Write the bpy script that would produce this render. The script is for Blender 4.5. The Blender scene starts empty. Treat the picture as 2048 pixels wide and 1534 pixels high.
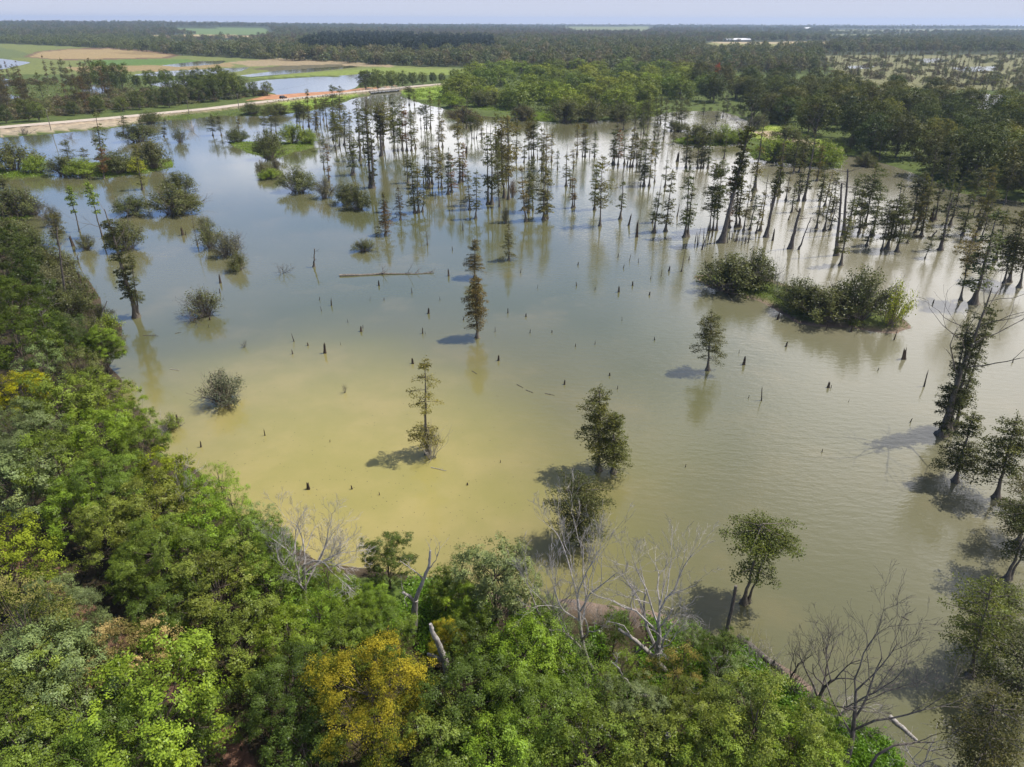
import bpy, math, random
import numpy as np
from mathutils import Vector, Matrix, Quaternion

# ------------------------------------------------------------------ camera, world, sun, exposure
SC = bpy.context.scene
COL = SC.collection
W, H, F = 2048.0, 1534.0, 1400.0
CAMH, PITCH, ROLL = 45.0, math.radians(27.45), math.radians(0.2)
SUN_AZ, SUN_EL = math.radians(73.0), math.radians(60.0)      # azimuth clockwise from +Y

_cp, _sp = math.cos(PITCH), math.sin(PITCH)
_r0, _u0, FWD = np.array([1., 0, 0]), np.array([0, _sp, _cp]), np.array([0, _cp, -_sp])
RIGHT = math.cos(ROLL) * _r0 + math.sin(ROLL) * _u0
UP = -math.sin(ROLL) * _r0 + math.cos(ROLL) * _u0


def ray(px, py):
    px, py = np.asarray(px, float), np.asarray(py, float)
    return (px[..., None] - W / 2) / F * RIGHT - (py[..., None] - H / 2) / F * UP + FWD


def P(px, py, z=0.0):
    d = ray(px, py)
    t = (z - CAMH) / d[..., 2]
    r = d * t[..., None]
    r[..., 2] = z
    return r


def pix(p):
    """world point -> photograph pixel (used only to name things by their order)"""
    q = np.asarray(p, float) - np.array([0, 0, CAMH])
    w = q @ FWD
    return W / 2 + F * (q @ RIGHT) / w, H / 2 - F * (q @ UP) / w


cam_d = bpy.data.cameras.new("camera")
cam = bpy.data.objects.new("camera", cam_d)
COL.objects.link(cam)
cam_d.sensor_fit = 'HORIZONTAL'
cam_d.sensor_width = 36.0
cam_d.lens = 36.0 * F / W
cam_d.clip_start, cam_d.clip_end = 0.5, 40000
M = Matrix(((RIGHT[0], UP[0], -FWD[0], 0), (RIGHT[1], UP[1], -FWD[1], 0), (RIGHT[2], UP[2], -FWD[2], CAMH), (0, 0, 0, 1)))
cam.matrix_world = M
SC.camera = cam

world = bpy.data.worlds.new("World")
SC.world = world
world.use_nodes = True
nt = world.node_tree
nt.nodes.clear()
N = nt.nodes.new


def link(a, b):
    nt.links.new(a, b)


out = N('ShaderNodeOutputWorld')
bg = N('ShaderNodeBackground')
sky = N('ShaderNodeTexSky')
sky.sky_type = 'NISHITA'
sky.sun_disc = False
sky.sun_elevation, sky.sun_rotation = SUN_EL, SUN_AZ
sky.air_density, sky.dust_density, sky.ozone_density = 1.0, 1.2, 2.0
tc = N('ShaderNodeTexCoord')
sep = N('ShaderNodeSeparateXYZ')
link(tc.outputs['Generated'], sep.inputs[0])


def wmath(op, a, b=None, c=None):
    n = N('ShaderNodeMath')
    n.operation = op
    for i, v in enumerate((a, b, c)):
        if v is None:
            continue
        if isinstance(v, (int, float)):
            n.inputs[i].default_value = v
        else:
            link(v, n.inputs[i])
    return n.outputs[0]


zc = wmath('ADD', wmath('MAXIMUM', sep.outputs[2], 0.0), 0.12)
cx_ = wmath('DIVIDE', sep.outputs[0], zc)
cy_ = wmath('DIVIDE', sep.outputs[1], zc)
comb = N('ShaderNodeCombineXYZ')
link(cx_, comb.inputs[0])
link(cy_, comb.inputs[1])
ns = N('ShaderNodeTexNoise')
ns.inputs['Scale'].default_value = 0.85
ns.inputs['Detail'].default_value = 6
ns.inputs['Roughness'].default_value = 0.55
mp = N('ShaderNodeMapping')
mp.inputs['Location'].default_value = (3.1, 1.7, 0)
link(comb.outputs[0], mp.inputs[0])
link(mp.outputs[0], ns.inputs['Vector'])
# more cloud towards +X (where the photograph's water mirrors white)
low = N('ShaderNodeMapRange')
low.inputs['From Min'].default_value, low.inputs['From Max'].default_value = 0.16, 0.27
low.inputs['To Min'].default_value, low.inputs['To Max'].default_value = 0.17, -0.03
link(sep.outputs[2], low.inputs[0])
bias = wmath('ADD', wmath('MULTIPLY_ADD', sep.outputs[0], 0.42, -0.02), low.outputs[0])
cov = wmath('ADD', ns.outputs['Fac'], bias)
mr = N('ShaderNodeMapRange')
mr.interpolation_type = 'SMOOTHSTEP'
mr.inputs['From Min'].default_value, mr.inputs['From Max'].default_value = 0.46, 0.66
link(cov, mr.inputs[0])
hz = N('ShaderNodeMapRange')        # thin pale veil low over the horizon
hz.interpolation_type = 'SMOOTHSTEP'
hz.inputs['From Min'].default_value, hz.inputs['From Max'].default_value = 0.0, 0.16
hz.inputs['To Min'].default_value, hz.inputs['To Max'].default_value = 0.95, 0.0
link(sep.outputs[2], hz.inputs[0])
bl = N('ShaderNodeMapRange')        # deeper blue band the water mirrors
bl.interpolation_type = 'SMOOTHSTEP'
bl.inputs['From Min'].default_value, bl.inputs['From Max'].default_value = 0.30, 0.62
bl.inputs['To Min'].default_value, bl.inputs['To Max'].default_value = 0.85, 0.0
link(sep.outputs[2], bl.inputs[0])
mix0 = N('ShaderNodeMix')
mix0.data_type = 'RGBA'
link(bl.outputs[0], mix0.inputs['Factor'])
link(sky.outputs[0], mix0.inputs[6])
mix0.inputs[7].default_value = (5.6, 9.4, 18.0, 1)
mix1 = N('ShaderNodeMix')
mix1.data_type = 'RGBA'
link(hz.outputs[0], mix1.inputs['Factor'])
link(mix0.outputs[2], mix1.inputs[6])
mix1.inputs[7].default_value = (9.3, 9.7, 11.3, 1)
mix2 = N('ShaderNodeMix')
mix2.data_type = 'RGBA'
lowfade = N('ShaderNodeMapRange')
lowfade.interpolation_type = 'SMOOTHSTEP'
lowfade.inputs['From Min'].default_value, lowfade.inputs['From Max'].default_value = 0.03, 0.13
link(sep.outputs[2], lowfade.inputs[0])
hifade = N('ShaderNodeMapRange')
hifade.interpolation_type = 'SMOOTHSTEP'
hifade.inputs['From Min'].default_value, hifade.inputs['From Max'].default_value = 0.42, 0.66
hifade.inputs['To Min'].default_value, hifade.inputs['To Max'].default_value = 0.9, 0.1
link(sep.outputs[2], hifade.inputs[0])
link(wmath('MULTIPLY', wmath('MULTIPLY', mr.outputs[0], hifade.outputs[0]), lowfade.outputs[0]), mix2.inputs['Factor'])
link(mix1.outputs[2], mix2.inputs[6])
mix2.inputs[7].default_value = (30.0, 29.2, 29.5, 1)
link(mix2.outputs[2], bg.inputs[0])
bg.inputs[1].default_value = 0.06
link(bg.outputs[0], out.inputs[0])

sun_d = bpy.data.lights.new("sun", 'SUN')
sun_d.energy, sun_d.angle, sun_d.color = 4.8, math.radians(0.6), (1.0, 0.95, 0.86)
sun = bpy.data.objects.new("sun", sun_d)
COL.objects.link(sun)
SUNV = Vector((math.sin(SUN_AZ) * math.cos(SUN_EL), math.cos(SUN_AZ) * math.cos(SUN_EL), math.sin(SUN_EL)))
sun.rotation_euler = (-SUNV).to_track_quat('-Z', 'Y').to_euler()
sun.location = SUNV * 200

SC.view_settings.view_transform = 'Standard'
SC.view_settings.look = 'None'
SC.view_settings.exposure = 0.22
SC.view_settings.gamma = 1.0
SC.view_settings.use_curve_mapping = False
SC.render.engine = 'CYCLES'
cy = SC.cycles
cy.max_bounces, cy.diffuse_bounces, cy.glossy_bounces, cy.transmission_bounces = 6, 3, 2, 3
cy.volume_bounces, cy.transparent_max_bounces = 0, 8
cy.caustics_reflective = cy.caustics_refractive = False
cy.use_denoising = True
cy.sample_clamp_indirect = 3.0

HAZE_DENSITY = 0.000085
HAZE_COLOR = (0.55, 0.71, 1.0, 1)

# ------------------------------------------------------------------ materials


class NT:
    def __init__(s, name):
        s.m = bpy.data.materials.new(name)
        s.m.use_nodes = True
        s.t = s.m.node_tree
        s.t.nodes.clear()
        s.out = s.n('ShaderNodeOutputMaterial')

    def n(s, k, **kw):
        x = s.t.nodes.new(k)
        for a, b in kw.items():
            setattr(x, a, b)
        return x

    def l(s, a, b):
        s.t.links.new(a, b)

    def put(s, v, sock):
        if isinstance(v, (int, float)):
            sock.default_value = v
        elif isinstance(v, (tuple, list)):
            sock.default_value = v if len(v) == 4 or sock.type == 'VECTOR' else (*v, 1)
        else:
            s.l(v, sock)

    def math(s, op, a, b=0.0, clamp=False):
        x = s.n('ShaderNodeMath', operation=op, use_clamp=clamp)
        s.put(a, x.inputs[0])
        s.put(b, x.inputs[1])
        return x.outputs[0]

    def mix(s, f, a, b, blend='MIX'):
        x = s.n('ShaderNodeMix', data_type='RGBA', blend_type=blend)
        s.put(f, x.inputs[0])
        s.put(a, x.inputs[6])
        s.put(b, x.inputs[7])
        return x.outputs[2]

    def noise(s, scale, detail=3, rough=0.55, vec=None, out='Fac'):
        x = s.n('ShaderNodeTexNoise')
        x.inputs['Scale'].default_value = scale
        x.inputs['Detail'].default_value = detail
        x.inputs['Roughness'].default_value = rough
        if vec is not None:
            s.l(vec, x.inputs['Vector'])
        return x.outputs[out]

    def maprange(s, v, a, b, c=0.0, d=1.0):
        x = s.n('ShaderNodeMapRange', interpolation_type='SMOOTHSTEP')
        s.put(v, x.inputs[0])
        for i, q in enumerate((a, b, c, d)):
            x.inputs[i + 1].default_value = q
        return x.outputs[0]

    def pos(s):
        return s.n('ShaderNodeNewGeometry').outputs['Position']

    def obj(s):
        return s.n('ShaderNodeTexCoord').outputs['Object']

    def principled(s, col, rough=0.8, spec=0.3, normal=None):
        p = s.n('ShaderNodeBsdfPrincipled')
        s.put(col, p.inputs['Base Color'])
        s.put(rough, p.inputs['Roughness'])
        p.inputs['Specular IOR Level'].default_value = spec
        if normal is not None:
            s.l(normal, p.inputs['Normal'])
        s.l(p.outputs[0], s.out.inputs[0])
        return p


def foliage_material(name, random_inst=None, trans=0.20, gloss=0.03):
    t = NT(name)
    oi = t.n('ShaderNodeObjectInfo')
    if random_inst:
        r = t.n('ShaderNodeValToRGB')
        r.color_ramp.interpolation = 'LINEAR'
        e = r.color_ramp.elements
        while len(e) < len(random_inst):
            e.new(0.5)
        for i, c in enumerate(random_inst):
            e[i].position = i / (len(random_inst) - 1)
            e[i].color = (*c, 1)
        t.l(oi.outputs['Random'], r.inputs[0])
        base = r.outputs[0]
    else:
        base = oi.outputs['Color']
    at = t.n('ShaderNodeAttribute', attribute_name='tint')
    k = t.math('MULTIPLY_ADD', at.outputs['Fac'], 0.9)
    k.node.inputs[2].default_value = 0.55
    col = t.mix(1.0, base, k, 'MULTIPLY')
    warm = t.mix(1.0, col, (1.18, 1.02, 0.65), 'MULTIPLY')
    at2 = t.n('ShaderNodeAttribute', attribute_name='hue')
    col = t.mix(at2.outputs['Fac'], col, warm)
    d = t.n('ShaderNodeBsdfDiffuse')
    tr = t.n('ShaderNodeBsdfTranslucent')
    g = t.n('ShaderNodeBsdfGlossy')
    g.inputs['Roughness'].default_value = 0.38
    g.inputs['Color'].default_value = (0.35, 0.36, 0.38, 1)
    t.l(col, d.inputs[0])
    trc = t.mix(1.0, col, (1.2, 1.25, 0.5), 'MULTIPLY')
    t.l(trc, tr.inputs[0])
    m1, m2 = t.n('ShaderNodeMixShader'), t.n('ShaderNodeMixShader')
    m1.inputs[0].default_value = trans
    t.l(d.outputs[0], m1.inputs[1])
    t.l(tr.outputs[0], m1.inputs[2])
    m2.inputs[0].default_value = gloss
    t.l(m1.outputs[0], m2.inputs[1])
    t.l(g.outputs[0], m2.inputs[2])
    t.l(m2.outputs[0], t.out.inputs[0])
    return t.m


def turning_material():
    t = NT('turning_foliage')
    oi = t.n('ShaderNodeObjectInfo')
    o = t.obj()
    n1 = t.noise(0.9, 3, 0.6, o)
    sp_ = t.n('ShaderNodeSeparateXYZ')
    t.l(o, sp_.inputs[0])
    at = t.n('ShaderNodeAttribute', attribute_name='tint')
    f = t.math('ADD', t.math('MULTIPLY', n1, 1.0), t.math('MULTIPLY', sp_.outputs[2], 0.045))
    f = t.maprange(t.math('ADD', f, t.math('MULTIPLY', at.outputs['Fac'], 0.25)), 0.76, 1.16)
    col = t.mix(f, (0.115, 0.150, 0.022), oi.outputs['Color'])
    k = t.math('MULTIPLY_ADD', at.outputs['Fac'], 0.9)
    k.node.inputs[2].default_value = 0.55
    col = t.mix(1.0, col, k, 'MULTIPLY')
    d, tr, m1 = t.n('ShaderNodeBsdfDiffuse'), t.n('ShaderNodeBsdfTranslucent'), t.n('ShaderNodeMixShader')
    t.l(col, d.inputs[0])
    t.l(col, tr.inputs[0])
    m1.inputs[0].default_value = 0.3
    t.l(d.outputs[0], m1.inputs[1])
    t.l(tr.outputs[0], m1.inputs[2])
    t.l(m1.outputs[0], t.out.inputs[0])
    return t.m


def bark_material(name, a, b, scale=6):
    t = NT(name)
    o = t.obj()
    mpn = t.n('ShaderNodeMapping')
    mpn.inputs['Scale'].default_value = (1, 1, 0.25)
    t.l(o, mpn.inputs[0])
    n1 = t.noise(scale, 5, 0.65, mpn.outputs[0])
    f = t.maprange(n1, 0.35, 0.65)
    col = t.mix(f, a, b)
    bp = t.n('ShaderNodeBump')
    bp.inputs['Strength'].default_value = 0.6
    bp.inputs['Distance'].default_value = 0.05
    t.l(n1, bp.inputs['Height'])
    t.principled(col, 0.9, 0.2, bp.outputs[0])
    return t.m


def flat_material(name, a, b=None, scale=1.0, rough=0.8, spec=0.3):
    t = NT(name)
    if b is None:
        b = tuple(x * 0.75 for x in a)
    col = t.mix(t.maprange(t.noise(scale, 4, 0.6, t.pos()), 0.35, 0.65), a, b)
    t.principled(col, rough, spec)
    return t.m


MAT = {}
MAT['leaf'] = foliage_material('leaf_foliage')
MAT['turning'] = turning_material()
MAT['needle'] = foliage_material('cypress_foliage', trans=0.28, gloss=0.03)
MAT['bark_cyp'] = bark_material('cypress_bark', (0.085, 0.07, 0.055), (0.17, 0.15, 0.125))
MAT['bark'] = bark_material('bark', (0.08, 0.06, 0.045), (0.15, 0.125, 0.10))
MAT['dead'] = bark_material('dead_wood', (0.23, 0.205, 0.19), (0.42, 0.39, 0.365))
MAT['dead_dark'] = bark_material('weathered_dead_wood', (0.075, 0.062, 0.054), (0.17, 0.15, 0.135))
MAT['grey_wood'] = bark_material('grey_wood', (0.12, 0.10, 0.085), (0.24, 0.21, 0.185))
MAT['twig'] = bark_material('twig_wood', (0.14, 0.11, 0.09), (0.24, 0.20, 0.17))
MAT['stump'] = bark_material('stump_wood', (0.035, 0.026, 0.02), (0.10, 0.075, 0.055))
MAT['grass'] = foliage_material('grass_foliage', trans=0.35, gloss=0.05)
MAT['road'] = flat_material('gravel_road', (0.50, 0.43, 0.36), (0.40, 0.34, 0.29), 0.4, 0.95, 0.1)
MAT['concrete'] = flat_material('weathered_concrete', (0.35, 0.34, 0.32), (0.25, 0.24, 0.22), 1.5)
MAT['pole'] = flat_material('pole_wood', (0.22, 0.19, 0.16), (0.14, 0.12, 0.10), 3)
MAT['wire'] = flat_material('wire', (0.10, 0.10, 0.10), None, 1, 0.5, 0.5)
MAT['rail'] = flat_material('galvanised_steel', (0.35, 0.35, 0.36), None, 2, 0.5, 0.5)
MAT['car'] = flat_material('black_car_paint', (0.012, 0.012, 0.014), None, 1, 0.3, 0.5)
MAT['glass'] = flat_material('dark_glass', (0.02, 0.025, 0.03), None, 1, 0.1, 0.6)
MAT['tyre'] = flat_material('rubber', (0.02, 0.02, 0.02), None, 1)
MAT['white_roof'] = flat_material('white_metal_roof', (0.72, 0.73, 0.75), (0.6, 0.6, 0.62), 0.2)
MAT['wall'] = flat_material('pale_wall', (0.45, 0.43, 0.40), None, 0.4)
FAR_MIX = [(0.095, 0.120, 0.050), (0.150, 0.155, 0.066), (0.110, 0.140, 0.058), (0.195, 0.170, 0.095), (0.098, 0.130, 0.060), (0.180, 0.190, 0.075)]
MAT['far'] = foliage_material('far_foliage', FAR_MIX, 0.2, 0.05)
MAT['far_brown'] = foliage_material('far_brown_foliage', [(0.150, 0.125, 0.075), (0.115, 0.110, 0.060), (0.180, 0.150, 0.095), (0.12, 0.125, 0.06)], 0.2, 0.03)
MAT['far_light'] = foliage_material('far_light_foliage', [(0.130, 0.160, 0.060), (0.165, 0.185, 0.075), (0.110, 0.140, 0.055)], 0.2, 0.03)
MAT['far_pine'] = foliage_material('pine_foliage', [(0.022, 0.040, 0.024), (0.034, 0.052, 0.028), (0.024, 0.042, 0.032)], 0.1, 0.05)
MAT['far_marsh'] = foliage_material('marsh_foliage', [(0.12, 0.11, 0.055), (0.16, 0.13, 0.075), (0.11, 0.13, 0.055), (0.20, 0.21, 0.08)], 0.2, 0.05)

# water: muddy body colour under a clear surface
t = NT('muddy_water')
po = t.pos()
big = t.noise(0.018, 3, 0.5, po)
sp = t.n('ShaderNodeSeparateXYZ')
t.l(po, sp.inputs[0])
vd = t.n('ShaderNodeVectorMath', operation='DISTANCE')
t.l(po, vd.inputs[0])
vd.inputs[1].default_value = (-22, 62, 0)
near = t.maprange(t.math('ADD', vd.outputs['Value'], t.math('MULTIPLY', t.math('SUBTRACT', big, 0.5), 60.0)), 4, 52, 1, 0)
olive = t.mix(t.maprange(big, 0.35, 0.65), (0.086, 0.092, 0.040), (0.122, 0.118, 0.060))
plume = t.noise(0.07, 5, 0.62, po)
olive = t.mix(t.math('MULTIPLY', t.maprange(plume, 0.5, 0.75), 0.45), olive, (0.175, 0.150, 0.072))
olive = t.mix(t.math('MULTIPLY', t.maprange(sp.outputs[0], 10, 70), 0.6), olive, (0.215, 0.195, 0.142))  # paler, greyer body towards +X: mirrored bright cloud put into the colour
shal = t.mix(t.maprange(plume, 0.35, 0.7), (0.275, 0.246, 0.082), (0.345, 0.288, 0.112))
body = t.mix(near, olive, shal)
mpw = t.n('ShaderNodeMapping')
mpw.inputs['Rotation'].default_value = (0, 0, math.radians(25))
mpw.inputs['Scale'].default_value = (0.55, 1.25, 1)
t.l(po, mpw.inputs[0])
rip = t.noise(1.1, 3, 0.6, mpw.outputs[0])
chop = t.noise(0.035, 2, 0.5, po)
wind = t.maprange(t.math('ADD', t.math('MULTIPLY', sp.outputs[0], 0.008), chop), 0.30, 0.85, 0.22, 1.0)
bp = t.n('ShaderNodeBump')
bp.inputs['Distance'].default_value = 0.10
t.l(t.math('MULTIPLY', wind, 0.42), bp.inputs['Strength'])
t.l(rip, bp.inputs['Height'])
pw = t.principled(body, 0.06, 0.5, bp.outputs[0])
pw.inputs['IOR'].default_value = 1.55
MAT['water'] = t.m

t = NT('ground_cover')
at = t.n('ShaderNodeAttribute', attribute_name='zone')
po = t.pos()
n1 = t.noise(0.35, 6, 0.65, po)
n2 = t.noise(3.0, 4, 0.6, po)
c = t.mix(1.0, at.outputs['Color'], t.mix(t.maprange(n1, 0.3, 0.7), (0.7, 0.7, 0.7), (1.25, 1.2, 1.1)), 'MULTIPLY')
c = t.mix(0.6, c, t.mix(n2, (0.5, 0.5, 0.5), (1.5, 1.5, 1.5)), 'MULTIPLY')
bp = t.n('ShaderNodeBump')
bp.inputs['Strength'].default_value = 0.5
bp.inputs['Distance'].default_value = 0.2
t.l(n2, bp.inputs['Height'])
t.principled(c, 0.95, 0.15, bp.outputs[0])
MAT['ground'] = t.m

# ------------------------------------------------------------------ mesh helpers


class MB:
    """collects quads (verts, tint, hue) and makes one mesh"""

    def __init__(s):
        s.V, s.Q, s.T, s.U, s.n = [], [], [], [], 0

    def add(s, v, q, tint=0.5, hue=0.0):
        v = np.asarray(v, np.float32).reshape(-1, 3)
        s.V.append(v)
        s.Q.append(np.asarray(q, np.int64).reshape(-1, 4) + s.n)
        s.T.append(np.broadcast_to(np.asarray(tint, np.float32), (len(v),)))
        s.U.append(np.broadcast_to(np.asarray(hue, np.float32), (len(v),)))
        s.n += len(v)

    def tube(s, path, rad, sides=5, cap=False, flute=0.0, tint=0.5):
        path, rad = np.asarray(path, float), np.asarray(rad, float)
        n = len(path)
        d = np.gradient(path, axis=0)
        d /= np.linalg.norm(d, axis=1)[:, None] + 1e-9
        ref = np.array([0.31, 0.17, 0.93]) if abs(d[0, 2]) < 0.9 else np.array([1., 0.1, 0])
        a = np.cross(d, ref)
        a /= np.linalg.norm(a, axis=1)[:, None] + 1e-9
        b = np.cross(d, a)
        th = np.arange(sides) / sides * 2 * math.pi
        rr = rad[:, None] * (1 + flute * np.cos(th * max(3, sides // 2))[None, :] * np.linspace(1, 0, n)[:, None] ** 2)
        v = path[:, None, :] + rr[..., None] * (np.cos(th)[None, :, None] * a[:, None, :] + np.sin(th)[None, :, None] * b[:, None, :])
        i = np.arange(n - 1)[:, None] * sides
        j = np.arange(sides)[None, :]
        k = (j + 1) % sides
        q = np.stack([i + j, i + k, i + sides + k, i + sides + j], -1)
        s.add(v.reshape(-1, 3), q.reshape(-1, 4), tint)
        if cap:
            o = s.n
            c = path[-1] + d[-1] * rad[-1] * 0.2
            s.add(np.vstack([v[-1], c]), [[m, (m + 1) % sides, sides, sides] for m in range(sides)][0:0] or np.zeros((0, 4), int))
            s.Q.append(np.array([[o + m, o + (m + 1) % sides, o + (m + 2) % sides, o + sides] for m in range(0, sides, 2)], np.int64))

    def leaves(s, c, nrm, size, rng, tint, hue, aspect=0.62):
        """diamond leaf faces at centres c, facing roughly nrm"""
        n = len(c)
        if n == 0:
            return
        nrm = nrm / (np.linalg.norm(nrm, axis=1)[:, None] + 1e-9)
        r = rng.normal(size=(n, 3))
        u = np.cross(nrm, r)
        u /= np.linalg.norm(u, axis=1)[:, None] + 1e-9
        w = np.cross(nrm, u)
        sz = size * rng.uniform(0.65, 1.3, (n, 1)) * 0.5
        v = np.stack([c - u * sz, c + w * sz * aspect - u * sz * .1, c + u * sz, c - w * sz * aspect - u * sz * .1], 1)
        q = np.arange(4 * n).reshape(n, 4)
        s.add(v.reshape(-1, 3), q, np.repeat(tint, 4), np.repeat(hue, 4))

    def box(s, c, sz, rz=0.0):
        x, y, z = [v / 2 for v in sz]
        v = np.array([[i, j, k] for k in (-z, z) for j in (-y, y) for i in (-x, x)], float)
        ca, sa = math.cos(rz), math.sin(rz)
        v = np.stack([v[:, 0] * ca - v[:, 1] * sa, v[:, 0] * sa + v[:, 1] * ca, v[:, 2]], 1) + np.asarray(c, float)
        s.add(v, [[0, 2, 3, 1], [4, 5, 7, 6], [0, 1, 5, 4], [2, 6, 7, 3], [0, 4, 6, 2], [1, 3, 7, 5]])

    def mesh(s, name, mat, smooth=False, attrs=True):
        V = np.concatenate(s.V) if s.V else np.zeros((0, 3), np.float32)
        Q = np.concatenate(s.Q) if s.Q else np.zeros((0, 4), np.int64)
        me = bpy.data.meshes.new(name)
        me.vertices.add(len(V))
        me.vertices.foreach_set('co', V.astype(np.float32).ravel())
        me.loops.add(Q.size)
        me.loops.foreach_set('vertex_index', Q.astype(np.int32).ravel())
        me.polygons.add(len(Q))
        me.polygons.foreach_set('loop_start', (np.arange(len(Q)) * 4).astype(np.int32))
        me.update(calc_edges=True)
        me.polygons.foreach_set('use_smooth', np.full(len(Q), smooth))
        if attrs:
            for nm, arr in (('tint', s.T), ('hue', s.U)):
                a = me.attributes.new(nm, 'FLOAT', 'POINT')
                a.data.foreach_set('value', np.concatenate(arr).astype(np.float32))
        me.materials.append(mat)
        return me


def unit(v):
    return v / (np.linalg.norm(v) + 1e-9)


def empty(name, label, cat, group=None, loc=(0, 0, 0)):
    o = bpy.data.objects.new(name, None)
    o.empty_display_size = 0.3
    COL.objects.link(o)
    o.location = loc
    o['label'], o['category'] = label, cat
    if group:
        o['group'] = group
    return o


def part(name, me, parent, color=None):
    o = bpy.data.objects.new(name, me)
    COL.objects.link(o)
    o.parent = parent
    if color is not None:
        o.color = (*color, 1)
    return o


def solo(name, me, label, cat, group=None):
    o = bpy.data.objects.new(name, me)
    COL.objects.link(o)
    o['label'], o['category'] = label, cat
    if group:
        o['group'] = group
    return o


def setting(name, me, kind='structure'):
    o = bpy.data.objects.new(name, me)
    COL.objects.link(o)
    o['kind'] = kind
    return o


ORD = ['first', 'second', 'third', 'fourth', 'fifth', 'sixth', 'seventh', 'eighth', 'ninth', 'tenth', 'eleventh', 'twelfth', 'thirteenth',
       'fourteenth', 'fifteenth', 'sixteenth', 'seventeenth', 'eighteenth', 'nineteenth', 'twentieth']

# ------------------------------------------------------------------ ground, water, road


def poly_world(pts, z=0.0):
    a = np.array(pts, float)
    return P(a[:, 0], a[:, 1], z)[:, :2]


LAKE = [(-600, 330), (-100, 290), (0, 276), (120, 267), (230, 256), (300, 240), (380, 238), (440, 231), (520, 232), (570, 229), (620, 222),
        (670, 211), (700, 200), (735, 190), (760, 176), (800, 174), (800, 192), (830, 203), (850, 209), (880, 215), (920, 225), (960, 232), (1000, 236), (1045, 239), (1100, 243),
        (1170, 243), (1240, 240), (1300, 236), (1330, 226), (1370, 222), (1440, 222), (1480, 234), (1500, 246), (1488, 262), (1480, 278), (1496, 302),
        (1505, 318), (1560, 325), (1610, 332), (1680, 337), (1692, 322), (1660, 306), (1700, 310), (1760, 325), (1830, 347), (1860, 362), (1910, 385),
        (2048, 405), (2600, 470), (2900, 900), (2900, 1750), (1960, 1750), (1850, 1534), (1790, 1480), (1720, 1440), (1660, 1395), (1600, 1350),
        (1540, 1312), (1480, 1278), (1430, 1264), (1370, 1244), (1300, 1228), (1230, 1218), (1150, 1212), (1080, 1215), (1020, 1190), (960, 1172),
        (880, 1160), (800, 1150), (720, 1142), (640, 1120), (560, 1085), (500, 1040), (440, 990), (380, 940), (330, 890), (290, 840), (258, 800),
        (245, 760), (212, 735), (205, 715), (238, 690), (235, 650), (205, 620), (190, 580), (150, 530), (80, 490), (0, 462), (-100, 445), (-600, 500)]
ISLANDS = [[(-250, 358), (-100, 333), (0, 336), (60, 345), (102, 346), (90, 353), (0, 359), (-100, 364)],
           [(112, 336), (180, 326), (300, 318), (344, 320), (346, 334), (300, 346), (220, 356), (140, 351)],
           [(-120, 415), (0, 420), (72, 426), (52, 440), (0, 446), (-120, 452)],
           [(455, 283), (520, 285), (620, 284), (630, 295), (580, 306), (545, 320), (512, 311), (462, 291)],
           [(1385, 552), (1420, 574), (1470, 588), (1520, 602), (1560, 622), (1600, 643), (1680, 655), (1740, 662), (1795, 667), (1815, 655),
            (1800, 638), (1750, 615), (1650, 590), (1560, 565), (1500, 545), (1440, 540)],
           [(1335, 282), (1380, 272), (1470, 274), (1487, 285), (1440, 293), (1370, 291)]]
PONDS = [[(488, 167), (540, 159), (640, 153), (700, 155), (726, 158), (712, 176), (690, 181), (600, 186), (555, 190), (540, 184), (495, 178)],
         [(672, 152), (720, 148), (748, 146), (735, 156), (715, 157)],
         [(-200, 150), (0, 156), (24, 160), (20, 172), (0, 176), (-200, 190)], [(-60, 190), (0, 186), (40, 192), (62, 200), (40, 206), (-60, 204)], [(165, 172), (190, 168), (216, 172), (222, 196), (196, 198), (170, 186)], [(104, 216), (140, 214), (146, 226), (108, 230)], [(166, 222), (186, 220), (190, 227), (168, 229)],
         [(322, 131), (400, 122), (452, 121), (440, 128), (360, 134)],
         [(262, 150), (330, 142), (500, 134), (482, 142), (420, 149), (330, 153)],
         [(480, 151), (560, 141), (700, 131), (720, 134), (610, 145), (500, 154)],
         [(-150, 112), (0, 117), (62, 125), (40, 131), (0, 139), (-150, 136)],
         [(300, 168), (350, 160), (380, 166), (330, 176)],
         [(1680, 197), (1800, 192), (1920, 186), (2048, 192), (2400, 196), (2400, 236), (2048, 222), (1950, 217), (1880, 212), (1750, 206)],
         [(1830, 118), (1880, 116), (1895, 122), (1850, 126)], [(1900, 135), (1990, 132), (2010, 140), (1930, 144)], [(1690, 132), (1750, 130), (1740, 137), (1700, 138)]]
ROAD = [(-420, 300), (-200, 276), (0, 254), (137, 243), (239, 234), (342, 224), (427, 216), (478, 209), (530, 203), (600, 195), (650, 190.5), (700, 184.5), (740, 180.5),
        (800, 175), (850, 170.5), (899, 166.5), (940, 163), (990, 160)]

rows = np.concatenate([np.arange(49.0, 60, 0.7), np.arange(60, 262, 1.5), np.arange(262, 700, 3.0), np.arange(700, 1500, 6.0), np.arange(1500, 2300, 20.0)])
cols = np.arange(-760, 2810, 6.0)
PX, PY = np.meshgrid(cols, rows)
_d = (PX[..., None] - W / 2) / F * _r0 - (PY[..., None] - H / 2) / F * _u0 + FWD
G = _d * (-CAMH / _d[..., 2])[..., None]
# flatten the roll so that the far edge stays straight and bounded
gx, gy = G[..., 0].ravel(), G[..., 1].ravel()


def inside(poly, x, y):
    r = np.zeros(len(x), bool)
    n = len(poly)
    for i in range(n):
        x1, y1 = poly[i]
        x2, y2 = poly[(i + 1) % n]
        if y1 == y2:
            continue
        c = (y1 > y) != (y2 > y)
        r ^= c & (x < (x2 - x1) * (y - y1) / (y2 - y1) + x1)
    return r


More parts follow.
